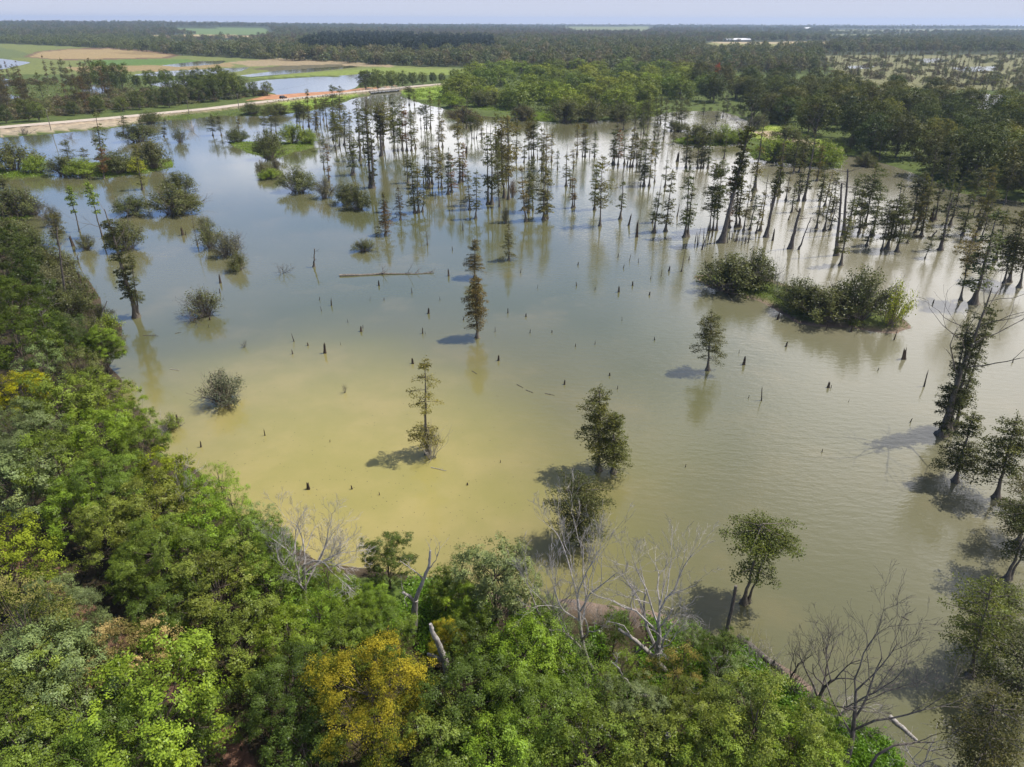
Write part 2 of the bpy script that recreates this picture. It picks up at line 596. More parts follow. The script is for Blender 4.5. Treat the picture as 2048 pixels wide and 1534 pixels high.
def edge_dist(poly, x, y, closed=True):
    d = np.full(len(x), 1e9)
    n = len(poly)
    for i in range(n if closed else n - 1):
        a, b = poly[i], poly[(i + 1) % n]
        ab = b - a
        t = np.clip(((x - a[0]) * ab[0] + (y - a[1]) * ab[1]) / (ab @ ab + 1e-9), 0, 1)
        d = np.minimum(d, np.hypot(x - a[0] - t * ab[0], y - a[1] - t * ab[1]))
    return d


LAKE_W, ISL_W, POND_W = poly_world(LAKE), [poly_world(p) for p in ISLANDS], [poly_world(p) for p in PONDS]
ROAD_W = poly_world(ROAD, 1.7)


def shore(x, y):
    """signed distance to the nearest shore: positive on land (clipped at 25 m)"""
    s = np.full(len(x), 25.0)

    def apply(poly, water, s):
        lo, hi = poly.min(0) - 26, poly.max(0) + 26
        m = (x > lo[0]) & (x < hi[0]) & (y > lo[1]) & (y < hi[1])
        if not m.any():
            return s
        xi, yi = x[m], y[m]
        d = edge_dist(poly, xi, yi)
        ins = inside(poly, xi, yi)
        sd = np.where(ins, -d, d)
        s = s.copy()
        s[m] = np.minimum(s[m], sd) if water else np.maximum(s[m], -sd)
        return s
    s = apply(LAKE_W, True, s)
    for p in POND_W:
        s = apply(p, True, s)
    for p in ISL_W:
        s = apply(p, False, s)
    return s


_rs = np.random.default_rng(5)
_wv = [(_rs.uniform(0, 6.28), _rs.uniform(0, 6.28), k) for k in (0.05, 0.11, 0.23, 0.41, 0.8)]


def wob(x, y):
    r = 0
    for a, ph, k in _wv:
        r = r + np.sin(x * k * math.cos(a) + y * k * math.sin(a) + ph) * 0.35
    return r


def hill(x, y):
    return 24 * np.exp(-((x + 2500) / 1500) ** 2 - ((y - 4200) / 1300) ** 2) + 5 * np.exp(-((x - 3000) / 4000) ** 2 - ((y - 7000) / 1500) ** 2)


def ground_z(x, y):
    x, y = np.atleast_1d(np.asarray(x, float)), np.atleast_1d(np.asarray(y, float))
    s = shore(x, y) + wob(x, y) * 0.9
    z = np.where(s > 0, np.minimum(s * 0.10, 0.75), np.maximum(s * 0.25, -1.2)) + np.where(s > 6, wob(y, x) * 0.08, 0)
    rd = edge_dist(ROAD_W, x, y, False)
    pxx, _ = pix_arr(x, y)
    bank = 1.62 * np.clip((11 - rd) / 6, 0, 1)
    bank = np.where((pxx > 738) & (pxx < 798) & (y > 380), 0, bank)
    z = np.maximum(z, np.where(bank > 0, bank, -9))
    return z + hill(x, y), s, rd


def pix_arr(x, y):
    q = np.stack([x, y, np.full_like(x, -CAMH)], -1)
    w = q @ FWD
    return W / 2 + F * (q @ RIGHT) / w, H / 2 - F * (q @ UP) / w


gzv, gs, grd = ground_z(gx, gy)
zone = np.tile(np.array([0.045, 0.055, 0.022]), (len(gx), 1))
ppx, ppy = pix_arr(gx, gy)


def paint(poly_px, c, k=1.0):
    m = inside(np.array(poly_px, float), ppx, ppy)
    zone[m] = zone[m] * (1 - k) + np.array(c) * k


GRASS, TAN, MUD = (0.14, 0.19, 0.04), (0.30, 0.23, 0.12), (0.19, 0.145, 0.12)
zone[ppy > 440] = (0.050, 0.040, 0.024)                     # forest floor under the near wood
zone[(ppy > 135) & (ppy <= 440)] = (0.085, 0.115, 0.032)    # marsh
CROP = [(-760, 60), (0, 88), (200, 97), (330, 110), (500, 119), (800, 133), (1000, 142), (930, 152), (740, 152), (500, 152), (300, 150), (0, 150), (-760, 200)]
paint(CROP, (0.155, 0.18, 0.06))
paint([(-200, 90), (0, 95), (60, 108), (55, 118), (-200, 118)], (0.12, 0.15, 0.06))
paint([(160, 126), (205, 121), (330, 119), (470, 124), (330, 131), (200, 132)], (0.10, 0.17, 0.045))
paint([(46, 115), (75, 104), (140, 98), (220, 96), (310, 103), (362, 112), (335, 118), (250, 120), (120, 122)], (0.15, 0.10, 0.065))
paint([(60, 115), (82, 105), (140, 100), (220, 99), (300, 105), (345, 112), (325, 116), (250, 118), (120, 120)], TAN)
paint([(210, 106), (300, 105), (335, 110), (260, 110)], (0.24, 0.18, 0.09))
paint([(450, 126), (560, 118), (700, 125), (792, 132), (780, 136), (650, 131), (500, 134)], (0.29, 0.235, 0.15))
paint([(130, 136), (300, 132), (460, 126), (470, 134), (300, 144), (160, 146)], (0.27, 0.21, 0.11))
paint([(500, 140), (560, 133), (680, 130), (700, 134), (560, 144)], (0.11, 0.10, 0.06))
paint([(485, 160), (600, 149), (780, 136), (960, 143), (960, 152), (760, 150), (640, 152)], (0.18, 0.23, 0.055))
paint([(330, 62), (530, 60), (540, 71), (400, 71)], (0.13, 0.19, 0.07))
paint([(280, 73), (430, 70), (520, 73), (500, 77), (320, 77)], (0.40, 0.32, 0.18))
paint([(330, 84), (480, 81), (480, 95), (350, 93)], (0.12, 0.17, 0.07))
paint([(1120, 54), (1300, 54), (1290, 63), (1150, 64)], (0.17, 0.20, 0.10))
paint([(1385, 92), (1425, 85), (1665, 84), (1650, 96), (1500, 104), (1400, 101)], (0.20, 0.20, 0.075))
paint([(1420, 85), (1665, 84), (1668, 87), (1440, 88)], (0.40, 0.33, 0.22))
paint([(1560, 87), (1665, 85), (1650, 96), (1560, 97)], (0.27, 0.21, 0.10))
paint([(1660, 60), (2100, 58), (2100, 63), (1660, 66)], (0.20, 0.21, 0.13))
paint([(1650, 70), (1830, 68), (1800, 73), (1650, 75)], (0.22, 0.23, 0.12))
paint([(1640, 112), (2810, 108), (2810, 186), (1900, 182), (1700, 170)], (0.17, 0.17, 0.085))
paint([(490, 204), (545, 190), (690, 181), (800, 172), (700, 188), (600, 199)], (0.42, 0.22, 0.13))
paint([(520, 225), (560, 206), (660, 196), (720, 190), (650, 212), (600, 226)], (0.20, 0.29, 0.045))
paint([(800, 185), (880, 172), (920, 180), (900, 205), (830, 200)], (0.20, 0.29, 0.045))
paint([(0, 264), (240, 243), (300, 238), (230, 254), (0, 274)], (0.34, 0.29, 0.22))
paint([(1500, 246), (1560, 255), (1650, 285), (1760, 325), (1660, 306), (1530, 290), (1488, 262)], (0.27, 0.33, 0.07))
paint([(1496, 262), (1560, 268), (1690, 305), (1640, 298), (1540, 282)], (0.36, 0.29, 0.21))
paint([(640, 1150), (860, 1165), (900, 1260), (760, 1300), (600, 1260), (560, 1180)], (0.10, 0.15, 0.03))
PATH = [(-50, 1020), (60, 1080), (200, 1230), (330, 1330), (450, 1440), (540, 1580), (470, 1580), (380, 1450), (250, 1350), (130, 1240), (0, 1120), (-50, 1090)]
paint(PATH, (0.15, 0.085, 0.06))
isl = np.zeros(len(gx), bool)
for p in ISL_W:
    isl |= inside(p, gx, gy)
zone[isl] = (0.10, 0.13, 0.035)
mudf = np.clip(1 - (gs - 0.3) / 2.5, 0, 1) * (ppy > 425) * np.clip((ppx - 940) / 80, 0.15, 1)
zone = zone * (1 - mudf[:, None]) + np.array(MUD) * mudf[:, None]
rdm = np.clip((8.5 - grd) / 2, 0, 1) * (np.abs(ppy - 210) < 110)
zone = zone * (1 - 0.7 * rdm[:, None]) + np.array((0.33, 0.26, 0.20)) * 0.7 * rdm[:, None]

nr, nc = PX.shape
i = np.arange(nr - 1)[:, None] * nc
j = np.arange(nc - 1)[None, :]
quads = np.stack([i + j, i + nc + j, i + nc + j + 1, i + j + 1], -1).reshape(-1, 4)
mb = MB()
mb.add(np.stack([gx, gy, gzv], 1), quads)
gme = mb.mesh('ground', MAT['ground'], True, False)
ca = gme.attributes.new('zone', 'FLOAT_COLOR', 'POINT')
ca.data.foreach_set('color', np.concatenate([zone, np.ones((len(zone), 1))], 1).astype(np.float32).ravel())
setting('ground', gme)

mb = MB()
wx, wy = np.meshgrid(np.linspace(-1100, 1300, 25), np.concatenate([np.linspace(5, 1400, 30)]))
wi = np.arange(29)[:, None] * 25
wj = np.arange(24)[None, :]
mb.add(np.stack([wx.ravel(), wy.ravel(), np.zeros(wx.size)], 1), np.stack([wi + wj, wi + wj + 1, wi + 26 + wj, wi + 25 + wj], -1).reshape(-1, 4))
setting('water', mb.mesh('water', MAT['water'], True, False))


def resample(p, step):
    seg = np.linalg.norm(np.diff(p, axis=0), axis=1)
    s = np.concatenate([[0], np.cumsum(seg)])
    u = np.arange(0, s[-1], step)
    return np.stack([np.interp(u, s, p[:, k]) for k in range(p.shape[1])], 1)


rc = resample(ROAD_W, 4.0)
for _ in range(4):
    rc[1:-1] = (rc[:-2] + 2 * rc[1:-1] + rc[2:]) / 4
rt = np.gradient(rc, axis=0)
rt /= np.linalg.norm(rt, axis=1)[:, None]
rn = np.stack([-rt[:, 1], rt[:, 0]], 1)
mb = MB()
offs = np.array([-4.6, -2.2, 0, 2.2, 4.6])
rv = rc[:, None, :] + rn[:, None, :] * offs[None, :, None]
rz = np.broadcast_to(np.array([1.66, 1.74, 1.80, 1.74, 1.66]), rv.shape[:2])
k5 = np.arange(len(rc) - 1)[:, None] * 5
mb.add(np.concatenate([rv, rz[..., None]], -1).reshape(-1, 3), np.stack([k5 + np.arange(4), k5 + 5 + np.arange(4), k5 + 6 + np.arange(4), k5 + 1 + np.arange(4)], -1).reshape(-1, 4))
setting('road', mb.mesh('road', MAT['road'], True, False))

# ------------------------------------------------------------------ plant generators


def cypress(seed, h=16.0, w=4.0, start=0.2, prof='tier', gap=0.42, step=0.42, leaf=0.3, dens=13, top=1.0, flare=1.0, fork=False, umb=0.0, bare=0.3, bands=None):
    """trunk mesh, crown mesh (bare twigs belong to the trunk mesh)"""
    rng = np.random.default_rng(seed)
    tm, cm = MB(), MB()
    zz = np.concatenate([[-0.6, 0, 0.15, 0.35, 0.7, 1.2, 2.0], np.linspace(3, h, 11)])
    wx_, wy_ = np.cumsum(rng.normal(0, 0.05, len(zz))), np.cumsum(rng.normal(0, 0.05, len(zz)))
    wx_[:7] *= 0.2
    wy_[:7] *= 0.2
    path = np.stack([wx_, wy_, zz], 1)
    zr = np.clip(zz, 0, h)
    rad = h * 0.0115 * (1 - zr / h) ** 0.8 + 0.025 + flare * h * 0.027 * np.exp(-zr / (0.055 * h))
    tm.tube(path, rad, 10, flute=0.16)
    axes = [path]
    if fork:
        p2 = path.copy()
        p2[:, 0] += 0.55 + (zz / h) * rng.uniform(0.6, 1.0)
        p2[:, 2] *= 0.9
        tm.tube(p2, rad * 0.7, 8, flute=0.12)
        axes.append(p2)
    ph = rng.uniform(0, 6.28, 4)

    def axis(z, a):
        return np.array([np.interp(z, a[:, 2], a[:, 0]), np.interp(z, a[:, 2], a[:, 1]), z])
    for a in axes:
        hh = a[-1, 2]
        z = start * hh
        az = rng.uniform(0, 6.28)
        while z < hh * 0.985:
            zn = (z / hh - start) / (1 - start)
            wave = 0.5 + 0.28 * math.sin(zn * 21 + ph[0]) + 0.22 * math.sin(zn * 9 + ph[1]) + 0.12 * math.sin(zn * 43 + ph[2])
            for _ in range(3):
                az += 2.4 + rng.normal(0, 0.3)
                if prof == 'cone':
                    L = w / 2 * (1.03 - zn) ** 0.75
                elif prof == 'dome':
                    L = w / 2 * (1.04 - zn) ** 0.42
                elif prof == 'full':
                    L = w / 2 * (0.55 + 0.6 * math.sin(math.pi * min(1, zn * 0.85 + 0.12))) * (1.0 if zn < 0.8 else (1.15 - zn) / 0.35)
                elif prof == 'umb':
                    L = w / 2 * (0.25 + 1.0 * max(0, math.sin(math.pi * min(1, max(0, zn - 0.25) / 0.8))))
                else:
                    L = w / 2 * (0.9 - 0.45 * zn)
                L *= rng.uniform(0.45, 1.2)
                live = wave > gap + rng.normal(0, 0.12) and z < hh * top
                if bands:
                    bw = [b_[2] for b_ in bands if b_[0] <= z / hh <= b_[1]]
                    live = bool(bw)
                    L = w / 2 * (bw[0] if bw else 0.4) * rng.uniform(0.45, 1.15)
                if not live:
                    if rng.random() > bare:
                        continue
                    L *= 0.7
                if L < 0.12:
                    continue
                o = axis(z + rng.uniform(-0.2, 0.2), a)
                rise = rng.uniform(-0.05, 0.22) + 0.35 * zn * (prof != 'tier')
                if bands:
                    rise *= 0.35
                d = np.array([math.cos(az), math.sin(az), rise])
                tt = np.linspace(0, 1, 4)[:, None]
                bpth = o + d * L * tt + np.array([0, 0, -0.16 * L]) * tt ** 2 + rng.normal(0, 0.03 * L, (4, 3)) * tt
                br = np.linspace(0.018 + 0.016 * L, 0.008, 4)
                tm.tube(bpth, br, 3)
                if live:
                    n = int(L * dens * rng.uniform(0.7, 1.3)) + 3
                    u = rng.beta(2.0, 1.35, n)
                    c = np.stack([np.interp(u, tt[:, 0], bpth[:, k]) for k in range(3)], 1)
                    side = np.array([-math.sin(az), math.cos(az), 0])
                    lat = rng.normal(0, 0.16 + 0.13 * L, n) * (1.1 - 0.5 * u)
                    c += side * lat[:, None]
                    c[:, 2] += rng.normal(0, 0.07 + 0.03 * L, n) - 0.10 * np.abs(lat)
                    nr_ = np.tile([0, 0, 1.0], (n, 1)) + rng.normal(0, 0.55, (n, 3)) + d * 0.25
                    tw = np.clip(rng.normal(0.5, 0.13) + rng.normal(0, 0.2, n), 0, 1)
                    cm.leaves(c, nr_, leaf, rng, tw, np.clip(rng.normal(0.15, 0.25) + rng.normal(0, .15, n), 0, 1), 0.7)
            z += step * rng.uniform(0.7, 1.3)
    if top >= 0.99:
        n = int(dens * 1.2)
        c = axes[0][-1] + rng.normal(0, 0.16, (n, 3)) * np.array([1, 1, 2.2])
        cm.leaves(c, rng.normal(0, 1, (n, 3)), leaf * .8, rng, rng.uniform(0.3, 0.8, n), rng.uniform(0, .4, n), 0.7)
    return tm, cm, h


def limb(mb, rng, p, d, L, r, depth, up=0.12, spread=0.75, sides=5, kids=(3, 5), rmin=0.005, curl=0.22, leafpts=None, first=True, shrink=0.62):
    n = 6 if depth > 1 else 4
    path = [np.array(p, float)]
    d = unit(np.array(d, float))
    dirs = [d]
    for k in range(n - 1):
        d = unit(d + rng.normal(0, curl, 3) * 0.6 + np.array([0, 0, up]))
        path.append(path[-1] + d * L / (n - 1))
        dirs.append(d)
    rad = np.linspace(r, max(r * 0.45, rmin), n) if depth > 0 else np.linspace(r, rmin, n)
    mb.tube(path, rad, sides if depth > 0 else 3)
    if leafpts is not None and depth <= 1:
        leafpts.append(path[-1])
        leafpts.append(path[-2])
    if depth <= 0:
        return
    m = rng.integers(kids[0], kids[1] + 1)
    for c in range(m):
        f = rng.uniform(0.3, 1.0) if c else 1.0
        q = f * (n - 1)
        a = min(int(q), n - 2)
        pos = path[a] + (path[a + 1] - path[a]) * (q - a)
        ax = unit(np.cross(dirs[a], rng.normal(0, 1, 3)))
        ang = rng.uniform(0.35, 1.0) * spread
        dd = unit(dirs[a] * math.cos(ang) + ax * math.sin(ang))
        limb(mb, rng, pos, dd, L * shrink * rng.uniform(0.75, 1.2) * (1.15 - 0.35 * f), max(rad[a] * 0.62, rmin), depth - 1, up, spread, max(3, sides - 1), kids, rmin, curl, leafpts, False, shrink)


def broadleaf(seed, h=11.0, r=4.0, clumps=34, twigs=22, lv=14, leaf=0.28, low=0.28, airy=0.0, sig=0.27):
    rng = np.random.default_rng(seed)
    tm, cm = MB(), MB()
    zc_ = h * (0.5 + low / 2)
    hv = h * (1 - low) / 2
    lean = rng.normal(0, 0.03, 2)
    zt = np.array([-0.4, 0, 0.3, 1, h * .25, h * .45, h * .62, h * .8])
    pt = np.stack([zt * lean[0] + rng.normal(0, 0.05, 8), zt * lean[1] + rng.normal(0, 0.05, 8), zt], 1)
    tm.tube(pt, np.array([.30, .26, .2, .17, .145, .115, .08, .04]) * h / 11 * 1.15, 8)
    k = np.arange(clumps)
    ga = k * 2.39996 + rng.normal(0, 0.25, clumps)
    zz = 1 - 1.72 * (k + 0.5) / clumps
    rr = np.sqrt(np.clip(1 - zz ** 2, 0, 1))
    amp = rng.uniform(0.66, 1.06, clumps)
    lump = 1 + 0.16 * np.sin(ga * 3 + rng.uniform(0, 6)) + 0.10 * np.sin(zz * 7 + rng.uniform(0, 6))
    C = np.stack([np.cos(ga) * rr * r * amp * lump, np.sin(ga) * rr * r * amp * lump, zc_ + zz * hv * amp], 1)
    C = np.vstack([C, np.stack([rng.normal(0, r * .3, 5), rng.normal(0, r * .3, 5), zc_ + rng.uniform(-.3, .5, 5) * hv], 1)])
    for c in C:
        cr = r * rng.uniform(0.18, 0.40)
        a = pt[rng.integers(3, 7)]
        mid = (a + c) / 2 + np.array([0, 0, -0.25])
        tm.tube([a, mid, c], [0.06 * h / 11, 0.04 * h / 11, 0.012], 4)
        out_ = unit(c - np.array([0, 0, zc_ - hv * 0.3]))
        m = max(4, int(twigs * rng.uniform(0.75, 1.25) * (1 - airy * rng.random())))
        dv = rng.normal(0, 1, (m, 3)) + out_ * 0.55 + np.array([0, 0, 0.35])
        dv /= np.linalg.norm(dv, axis=1)[:, None]
        tp = c + dv * cr * rng.uniform(0.55, 1.08, (m, 1)) * np.array([1, 1, 0.8])
        ct = rng.normal(0.5, 0.17)
        ch = max(0, rng.normal(0.08, 0.16))
        nl = np.repeat(np.arange(m), lv)
        sg_ = sig * rng.uniform(.7, 1.6, m)[nl][:, None]
        pts = tp[nl] + rng.normal(0, 1, (m * lv, 3)) * sg_ * np.array([1, 1, 0.7])
        nrm = dv[nl] * 0.9 + np.array([0, 0, 0.45]) + rng.normal(0, 0.34, (m * lv, 3))
        tint = np.clip(ct + rng.normal(0, 0.16, m)[nl] + rng.normal(0, 0.18, m * lv), 0, 1)
        cm.leaves(pts, nrm, leaf, rng, tint, np.clip(ch + rng.normal(0, 0.18, m * lv), 0, 1))
    return tm, cm, h


def shrub(seed, h=2.4, r=2.2, stems=46, leaf=0.17, lv=70, bare=0.12, inner=0.3):
    rng = np.random.default_rng(seed)
    tm, cm = MB(), MB()
    for s_ in range(stems):
        az = rng.uniform(0, 6.28)
        e = rng.uniform(0.0, 1.0) ** 0.7
        tip = np.array([math.cos(az) * r * e, math.sin(az) * r * e, h * math.sqrt(max(0.05, 1.05 - e ** 2.2)) * rng.uniform(0.62, 1.12)])
        b0 = np.array([math.cos(az) * r * 0.22 * e, math.sin(az) * r * 0.22 * e, -0.25])
        mid = (b0 + tip) / 2 + np.array([0, 0, 0.22 * h * e]) + rng.normal(0, 0.08, 3)
        tt = np.linspace(0, 1, 5)[:, None]
        pth = b0 * (1 - tt) ** 2 + 2 * mid * tt * (1 - tt) + tip * tt ** 2
        tm.tube(pth, np.linspace(0.035, 0.008, 5), 3)
        for q in range(3):
            a = pth[rng.integers(2, 5)]
            dd = unit(tip - b0 + rng.normal(0, 0.7, 3) * np.linalg.norm(tip - b0) * 0.6)
            tm.tube([a, a + dd * 0.3, a + dd * 0.55 + np.array([0, 0, .06])], [0.012, 0.008, 0.005], 3)
        if rng.random() < bare:
            continue
        n = int(lv * rng.uniform(0.6, 1.3))
        u = inner + (1.06 - inner) * rng.beta(1.6, 1.0, n)
        c = np.stack([np.interp(u, tt[:, 0], pth[:, k]) for k in range(3)], 1) + rng.normal(0, 0.11 + 0.05 * r, (n, 3)) * np.array([1, 1, .8])
        c[:, 2] = np.abs(c[:, 2])
        nr_ = (tip - np.array([0, 0, -h * .2])) / (r + h) * 1.2 + np.array([0, 0, 0.5]) + rng.normal(0, 0.6, (n, 3))
        cm.leaves(c, nr_, leaf, rng, np.clip(rng.normal(.5, .12) + rng.normal(0, .17, n), 0, 1), np.clip(rng.normal(.1, .2, n), 0, 1), 0.5)
    return tm, cm, h


def dead_bush(seed, h=1.8, r=1.6, stems=16, depth=2):
    rng = np.random.default_rng(seed)
    tm = MB()
    for s_ in range(stems):
        az = rng.uniform(0, 6.28)
        e = rng.uniform(0.15, 1.1)
        d = np.array([math.cos(az) * r * e, math.sin(az) * r * e, h * rng.uniform(.6, 1)])
        limb(tm, rng, (math.cos(az) * .15, math.sin(az) * .15, -0.2), d, np.linalg.norm(d) * .8, 0.03, depth, 0.05, 0.8, 4, (2, 4), 0.007, 0.3)
    return tm, h


def bare_tree(seed, h=9.0, r=0.2, lean=(0, 0), depth=4, spread=0.75, fork=0.3, kids=(3, 5), up=0.10):
    rng = np.random.default_rng(seed)
    tm, bm = MB(), MB()
    n = 8
    p = np.zeros((n, 3))
    d = unit(np.array([lean[0], lean[1], 1.0]))
    p[0] = -d * 0.4
    for k in range(1, n):
        d = unit(d + rng.normal(0, 0.09, 3))
        p[k] = p[k - 1] + d * h * 0.55 / (n - 1)
    rad = np.linspace(r * 1.25, r * 0.55, n)
    tm.tube(p, rad, 7)
    m = rng.integers(5, 8)
    for c in range(m):
        f = fork + (1 - fork) * (c + rng.random()) / m if c else 1.0
        a = min(int(f * (n - 1)), n - 2)
        az = c * 2.4 + rng.uniform(-.4, .4)
        dd = unit(np.array([math.cos(az) * spread, math.sin(az) * spread, rng.uniform(0.45, 0.95)]) + d * 0.3)
        limb(bm, rng, p[a] + (p[a + 1] - p[a]) * (f * (n - 1) - a), dd, h * 0.42 * rng.uniform(0.75, 1.15), rad[a] * 0.6, depth - 1, up, spread, 5, kids, 0.007, 0.28)
    return tm, bm, h


def stump(seed, h, r, jag=0.25, hollow=True):
    rng = np.random.default_rng(seed)
    mb = MB()
    n, k = 6, 9
    th = np.arange(k) / k * 6.2832
    lob = 1 + 0.16 * np.cos(th * 3 + rng.uniform(0, 6)) + rng.normal(0, 0.06, k)
    V = []
    for q in range(n):
        f = q / (n - 1)
        rr = r * (0.38 + 0.62 * math.exp(-f * 3.2)) * lob
        z = np.full(k, -0.3 + f * (h + 0.3))
        if q == n - 1:
            z = z + rng.uniform(-jag, jag, k) * h
            rr = rr * rng.uniform(0.6, 1.0, k)
        V.append(np.stack([np.cos(th) * rr, np.sin(th) * rr, z], 1))
    V = np.concatenate(V + [np.array([[0, 0, h * (0.75 if hollow else 0.97)]])])
    i_ = np.arange(n - 1)[:, None] * k
    j_ = np.arange(k)[None, :]
    q = np.stack([i_ + j_, i_ + (j_ + 1) % k, i_ + k + (j_ + 1) % k, i_ + k + j_], -1).reshape(-1, 4)
    mb.add(V, q)
    o = (n - 1) * k
    tri = [[o + m_, o + (m_ + 1) % k, o + (m_ + 2) % k, n * k] for m_ in range(0, k - 1, 2)]
    mb.Q.append(np.array(tri, np.int64))
    return mb


# ------------------------------------------------------------------ variants (shared meshes)
LIB = {}


def lib_cyp(key, seed, **kw):
    t_, c_, h_ = cypress(seed, **kw)
    LIB.setdefault(key, []).append((t_.mesh('cypress_trunk', MAT['bark_cyp'], True), c_.mesh('cypress_crown', MAT['needle']), h_))


for s_ in (11, 12, 13, 14, 15):
    lib_cyp('S', s_, h=16, w=5.3, start=0.12 + 0.04 * (s_ % 3), gap=0.40, dens=18, leaf=0.32)
for s_ in (21, 22, 23, 24):
    lib_cyp('T', s_, h=17, w=4.0, start=0.22, gap=0.46, dens=15, top=0.74 + 0.04 * (s_ % 3), bare=0.45, leaf=0.33)
for s_ in (31, 32, 33, 34):
    lib_cyp('F', s_, h=15, w=7.0, start=0.22, prof='full', gap=0.30, step=0.40, dens=17, leaf=0.34)
for s_ in (41, 42, 43):
    lib_cyp('Y', s_, h=11, w=5.2, start=0.10, prof='cone', gap=0.20, step=0.34, dens=20, leaf=0.26)
for s_ in (51, 52, 53):
    lib_cyp('U', s_, h=14, w=7.4, start=0.34, prof='umb', gap=0.30, dens=18, leaf=0.34, fork=(s_ == 52))
for s_ in (61, 62, 63):
    lib_cyp('D', s_, h=15, w=3.6, start=0.2, gap=0.86, dens=10, top=0.7, bare=0.75, leaf=0.3)
for s_ in (71, 72, 73):
    lib_cyp('N', s_, h=13, w=6.6, start=0.20, prof='full', gap=0.32, step=0.28, dens=50, leaf=0.17)   # nearer, finer
lib_cyp('NU', 81, h=11, w=6.8, start=0.28, step=0.17, dens=44, leaf=0.18, fork=True, bare=.1, bands=[(.40, .45, .7), (.74, .86, .85), (.86, .99, 1.0)])
lib_cyp('ND', 87, h=10, w=7.6, start=0.14, prof='full', gap=0.18, step=0.22, dens=44, leaf=0.19)
lib_cyp('NT', 82, h=16, w=4.6, start=0.10, step=0.22, dens=42, leaf=0.19, flare=0.6, bare=.0, bands=[(.11, .17, .7), (.17, .30, 1.0), (.46, .48, .8), (.57, .60, 1.25), (.70, .725, 1.0), (.81, .83, .75), (.93, 1, .4)])
lib_cyp('NT', 83, h=12, w=5.0, start=0.18, step=0.2, dens=42, leaf=0.20, flare=1.1, bare=.05, bands=[(.19, .26, .85), (.34, .50, 1.0), (.53, .70, .9), (.70, .86, .7), (.86, .97, .45), (.97, 1, .3)])
for s_ in (85, 86):
    lib_cyp('NC', s_, h=13, w=6.4, start=0.20, prof='dome', gap=0.32, step=0.26, dens=46, leaf=0.20)
lib_cyp('SP', 88, h=10, w=3.4, start=0.25, step=0.22, dens=15, leaf=0.32, flare=0.3, bare=.1, bands=[(.42, .48, .5), (.57, .66, .7), (.70, .82, .9), (.82, .99, .5)])
lib_cyp('NS', 84, h=17, w=5.4, start=0.18, gap=0.42, step=0.30, dens=30, leaf=0.22)

for s_ in range(6):
    t_, c_, h_ = broadleaf(100 + s_, h=11, r=3.9 + 0.25 * (s_ % 3), clumps=25 + 3 * s_, twigs=16, lv=(62, 40, 54, 30, 70, 38)[s_], leaf=(.145, .19, .16, .22, .135, .20)[s_], low=0.16 + 0.03 * (s_ % 3), airy=0.3 if s_ % 2 else 0.0, sig=0.17)
    LIB.setdefault('B', []).append((t_.mesh('tree_trunk', MAT['bark'], True), c_.mesh('tree_crown', MAT['leaf']), h_))
for s_ in range(2):
    t_, c_, h_ = broadleaf(120 + s_, h=10, r=3.8, clumps=28, twigs=13, lv=28, leaf=0.16, low=0.20, airy=0.6, sig=0.20)
    LIB.setdefault('BA', []).append((t_.mesh('tree_trunk', MAT['bark'], True), c_.mesh('tree_crown', MAT['leaf']), h_))
for s_ in range(6):
    t_, c_, h_ = broadleaf(140 + s_, h=14, r=5.2 + 0.4 * (s_ % 3), clumps=42 + 3 * s_, twigs=14, lv=10, leaf=0.50, low=0.05, airy=0.15, sig=0.42)
    LIB.setdefault('M', []).append((t_.mesh('tree_trunk', MAT['bark'], True), c_.mesh('tree_crown', MAT['leaf']), h_))
for s_ in range(5):
    t_, c_, h_ = broadleaf(150 + s_, h=11, r=5.6, clumps=44, twigs=13, lv=8, leaf=0.6, low=-0.12, airy=0.1, sig=0.40)
    LIB.setdefault('W', []).append((t_.mesh('tree_trunk', MAT['bark'], True), c_.mesh('tree_crown', MAT['leaf']), h_))
for s_ in range(5):
    t_, c_, h_ = shrub(160 + s_, h=2.5, r=2.3, stems=52, leaf=0.17, lv=80, bare=0.1 + 0.04 * s_)
    LIB.setdefault('SH', []).append((t_.mesh('shrub_stems', MAT['twig']), c_.mesh('shrub_foliage', MAT['leaf']), h_))
for s_ in range(3):
    t_, c_, h_ = shrub(170 + s_, h=4.2, r=3.6, stems=90, leaf=0.26, lv=90, bare=0.08)
    LIB.setdefault('SB', []).append((t_.mesh('shrub_stems', MAT['twig']), c_.mesh('shrub_foliage', MAT['leaf']), h_))
for s_ in range(4):
    t_, h_ = dead_bush(180 + s_, stems=14 + 3 * s_)
    LIB.setdefault('DB', []).append((t_.mesh('dead_bush', MAT['dead_dark']), h_))
    t_, h_ = dead_bush(185 + s_, stems=18)
    LIB.setdefault('DG', []).append((t_.mesh('dead_bush', MAT['dead']), h_))

# colours
C_CYP = [(0.120, 0.128, 0.036), (0.140, 0.134, 0.040), (0.102, 0.120, 0.036), (0.158, 0.138, 0.044)]
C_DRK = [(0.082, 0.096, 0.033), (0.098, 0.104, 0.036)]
C_RUST = [(0.17, 0.085, 0.032), (0.145, 0.085, 0.036)]
_pr = random.Random(77)


def jitter(c, a=0.12):
    k = 1 + _pr.uniform(-a, a)
    return tuple(max(0, x * k * (1 + _pr.uniform(-a, a) * .5)) for x in c)


def axis_top(bx, by, tx, ty, z0=0.0):
    b = P(bx, by, z0)
    d = ray(tx, ty)
    s = b[1] / d[1]
    tp = np.array([d[0] * s, b[1], CAMH + d[2] * s])
    return b, tp


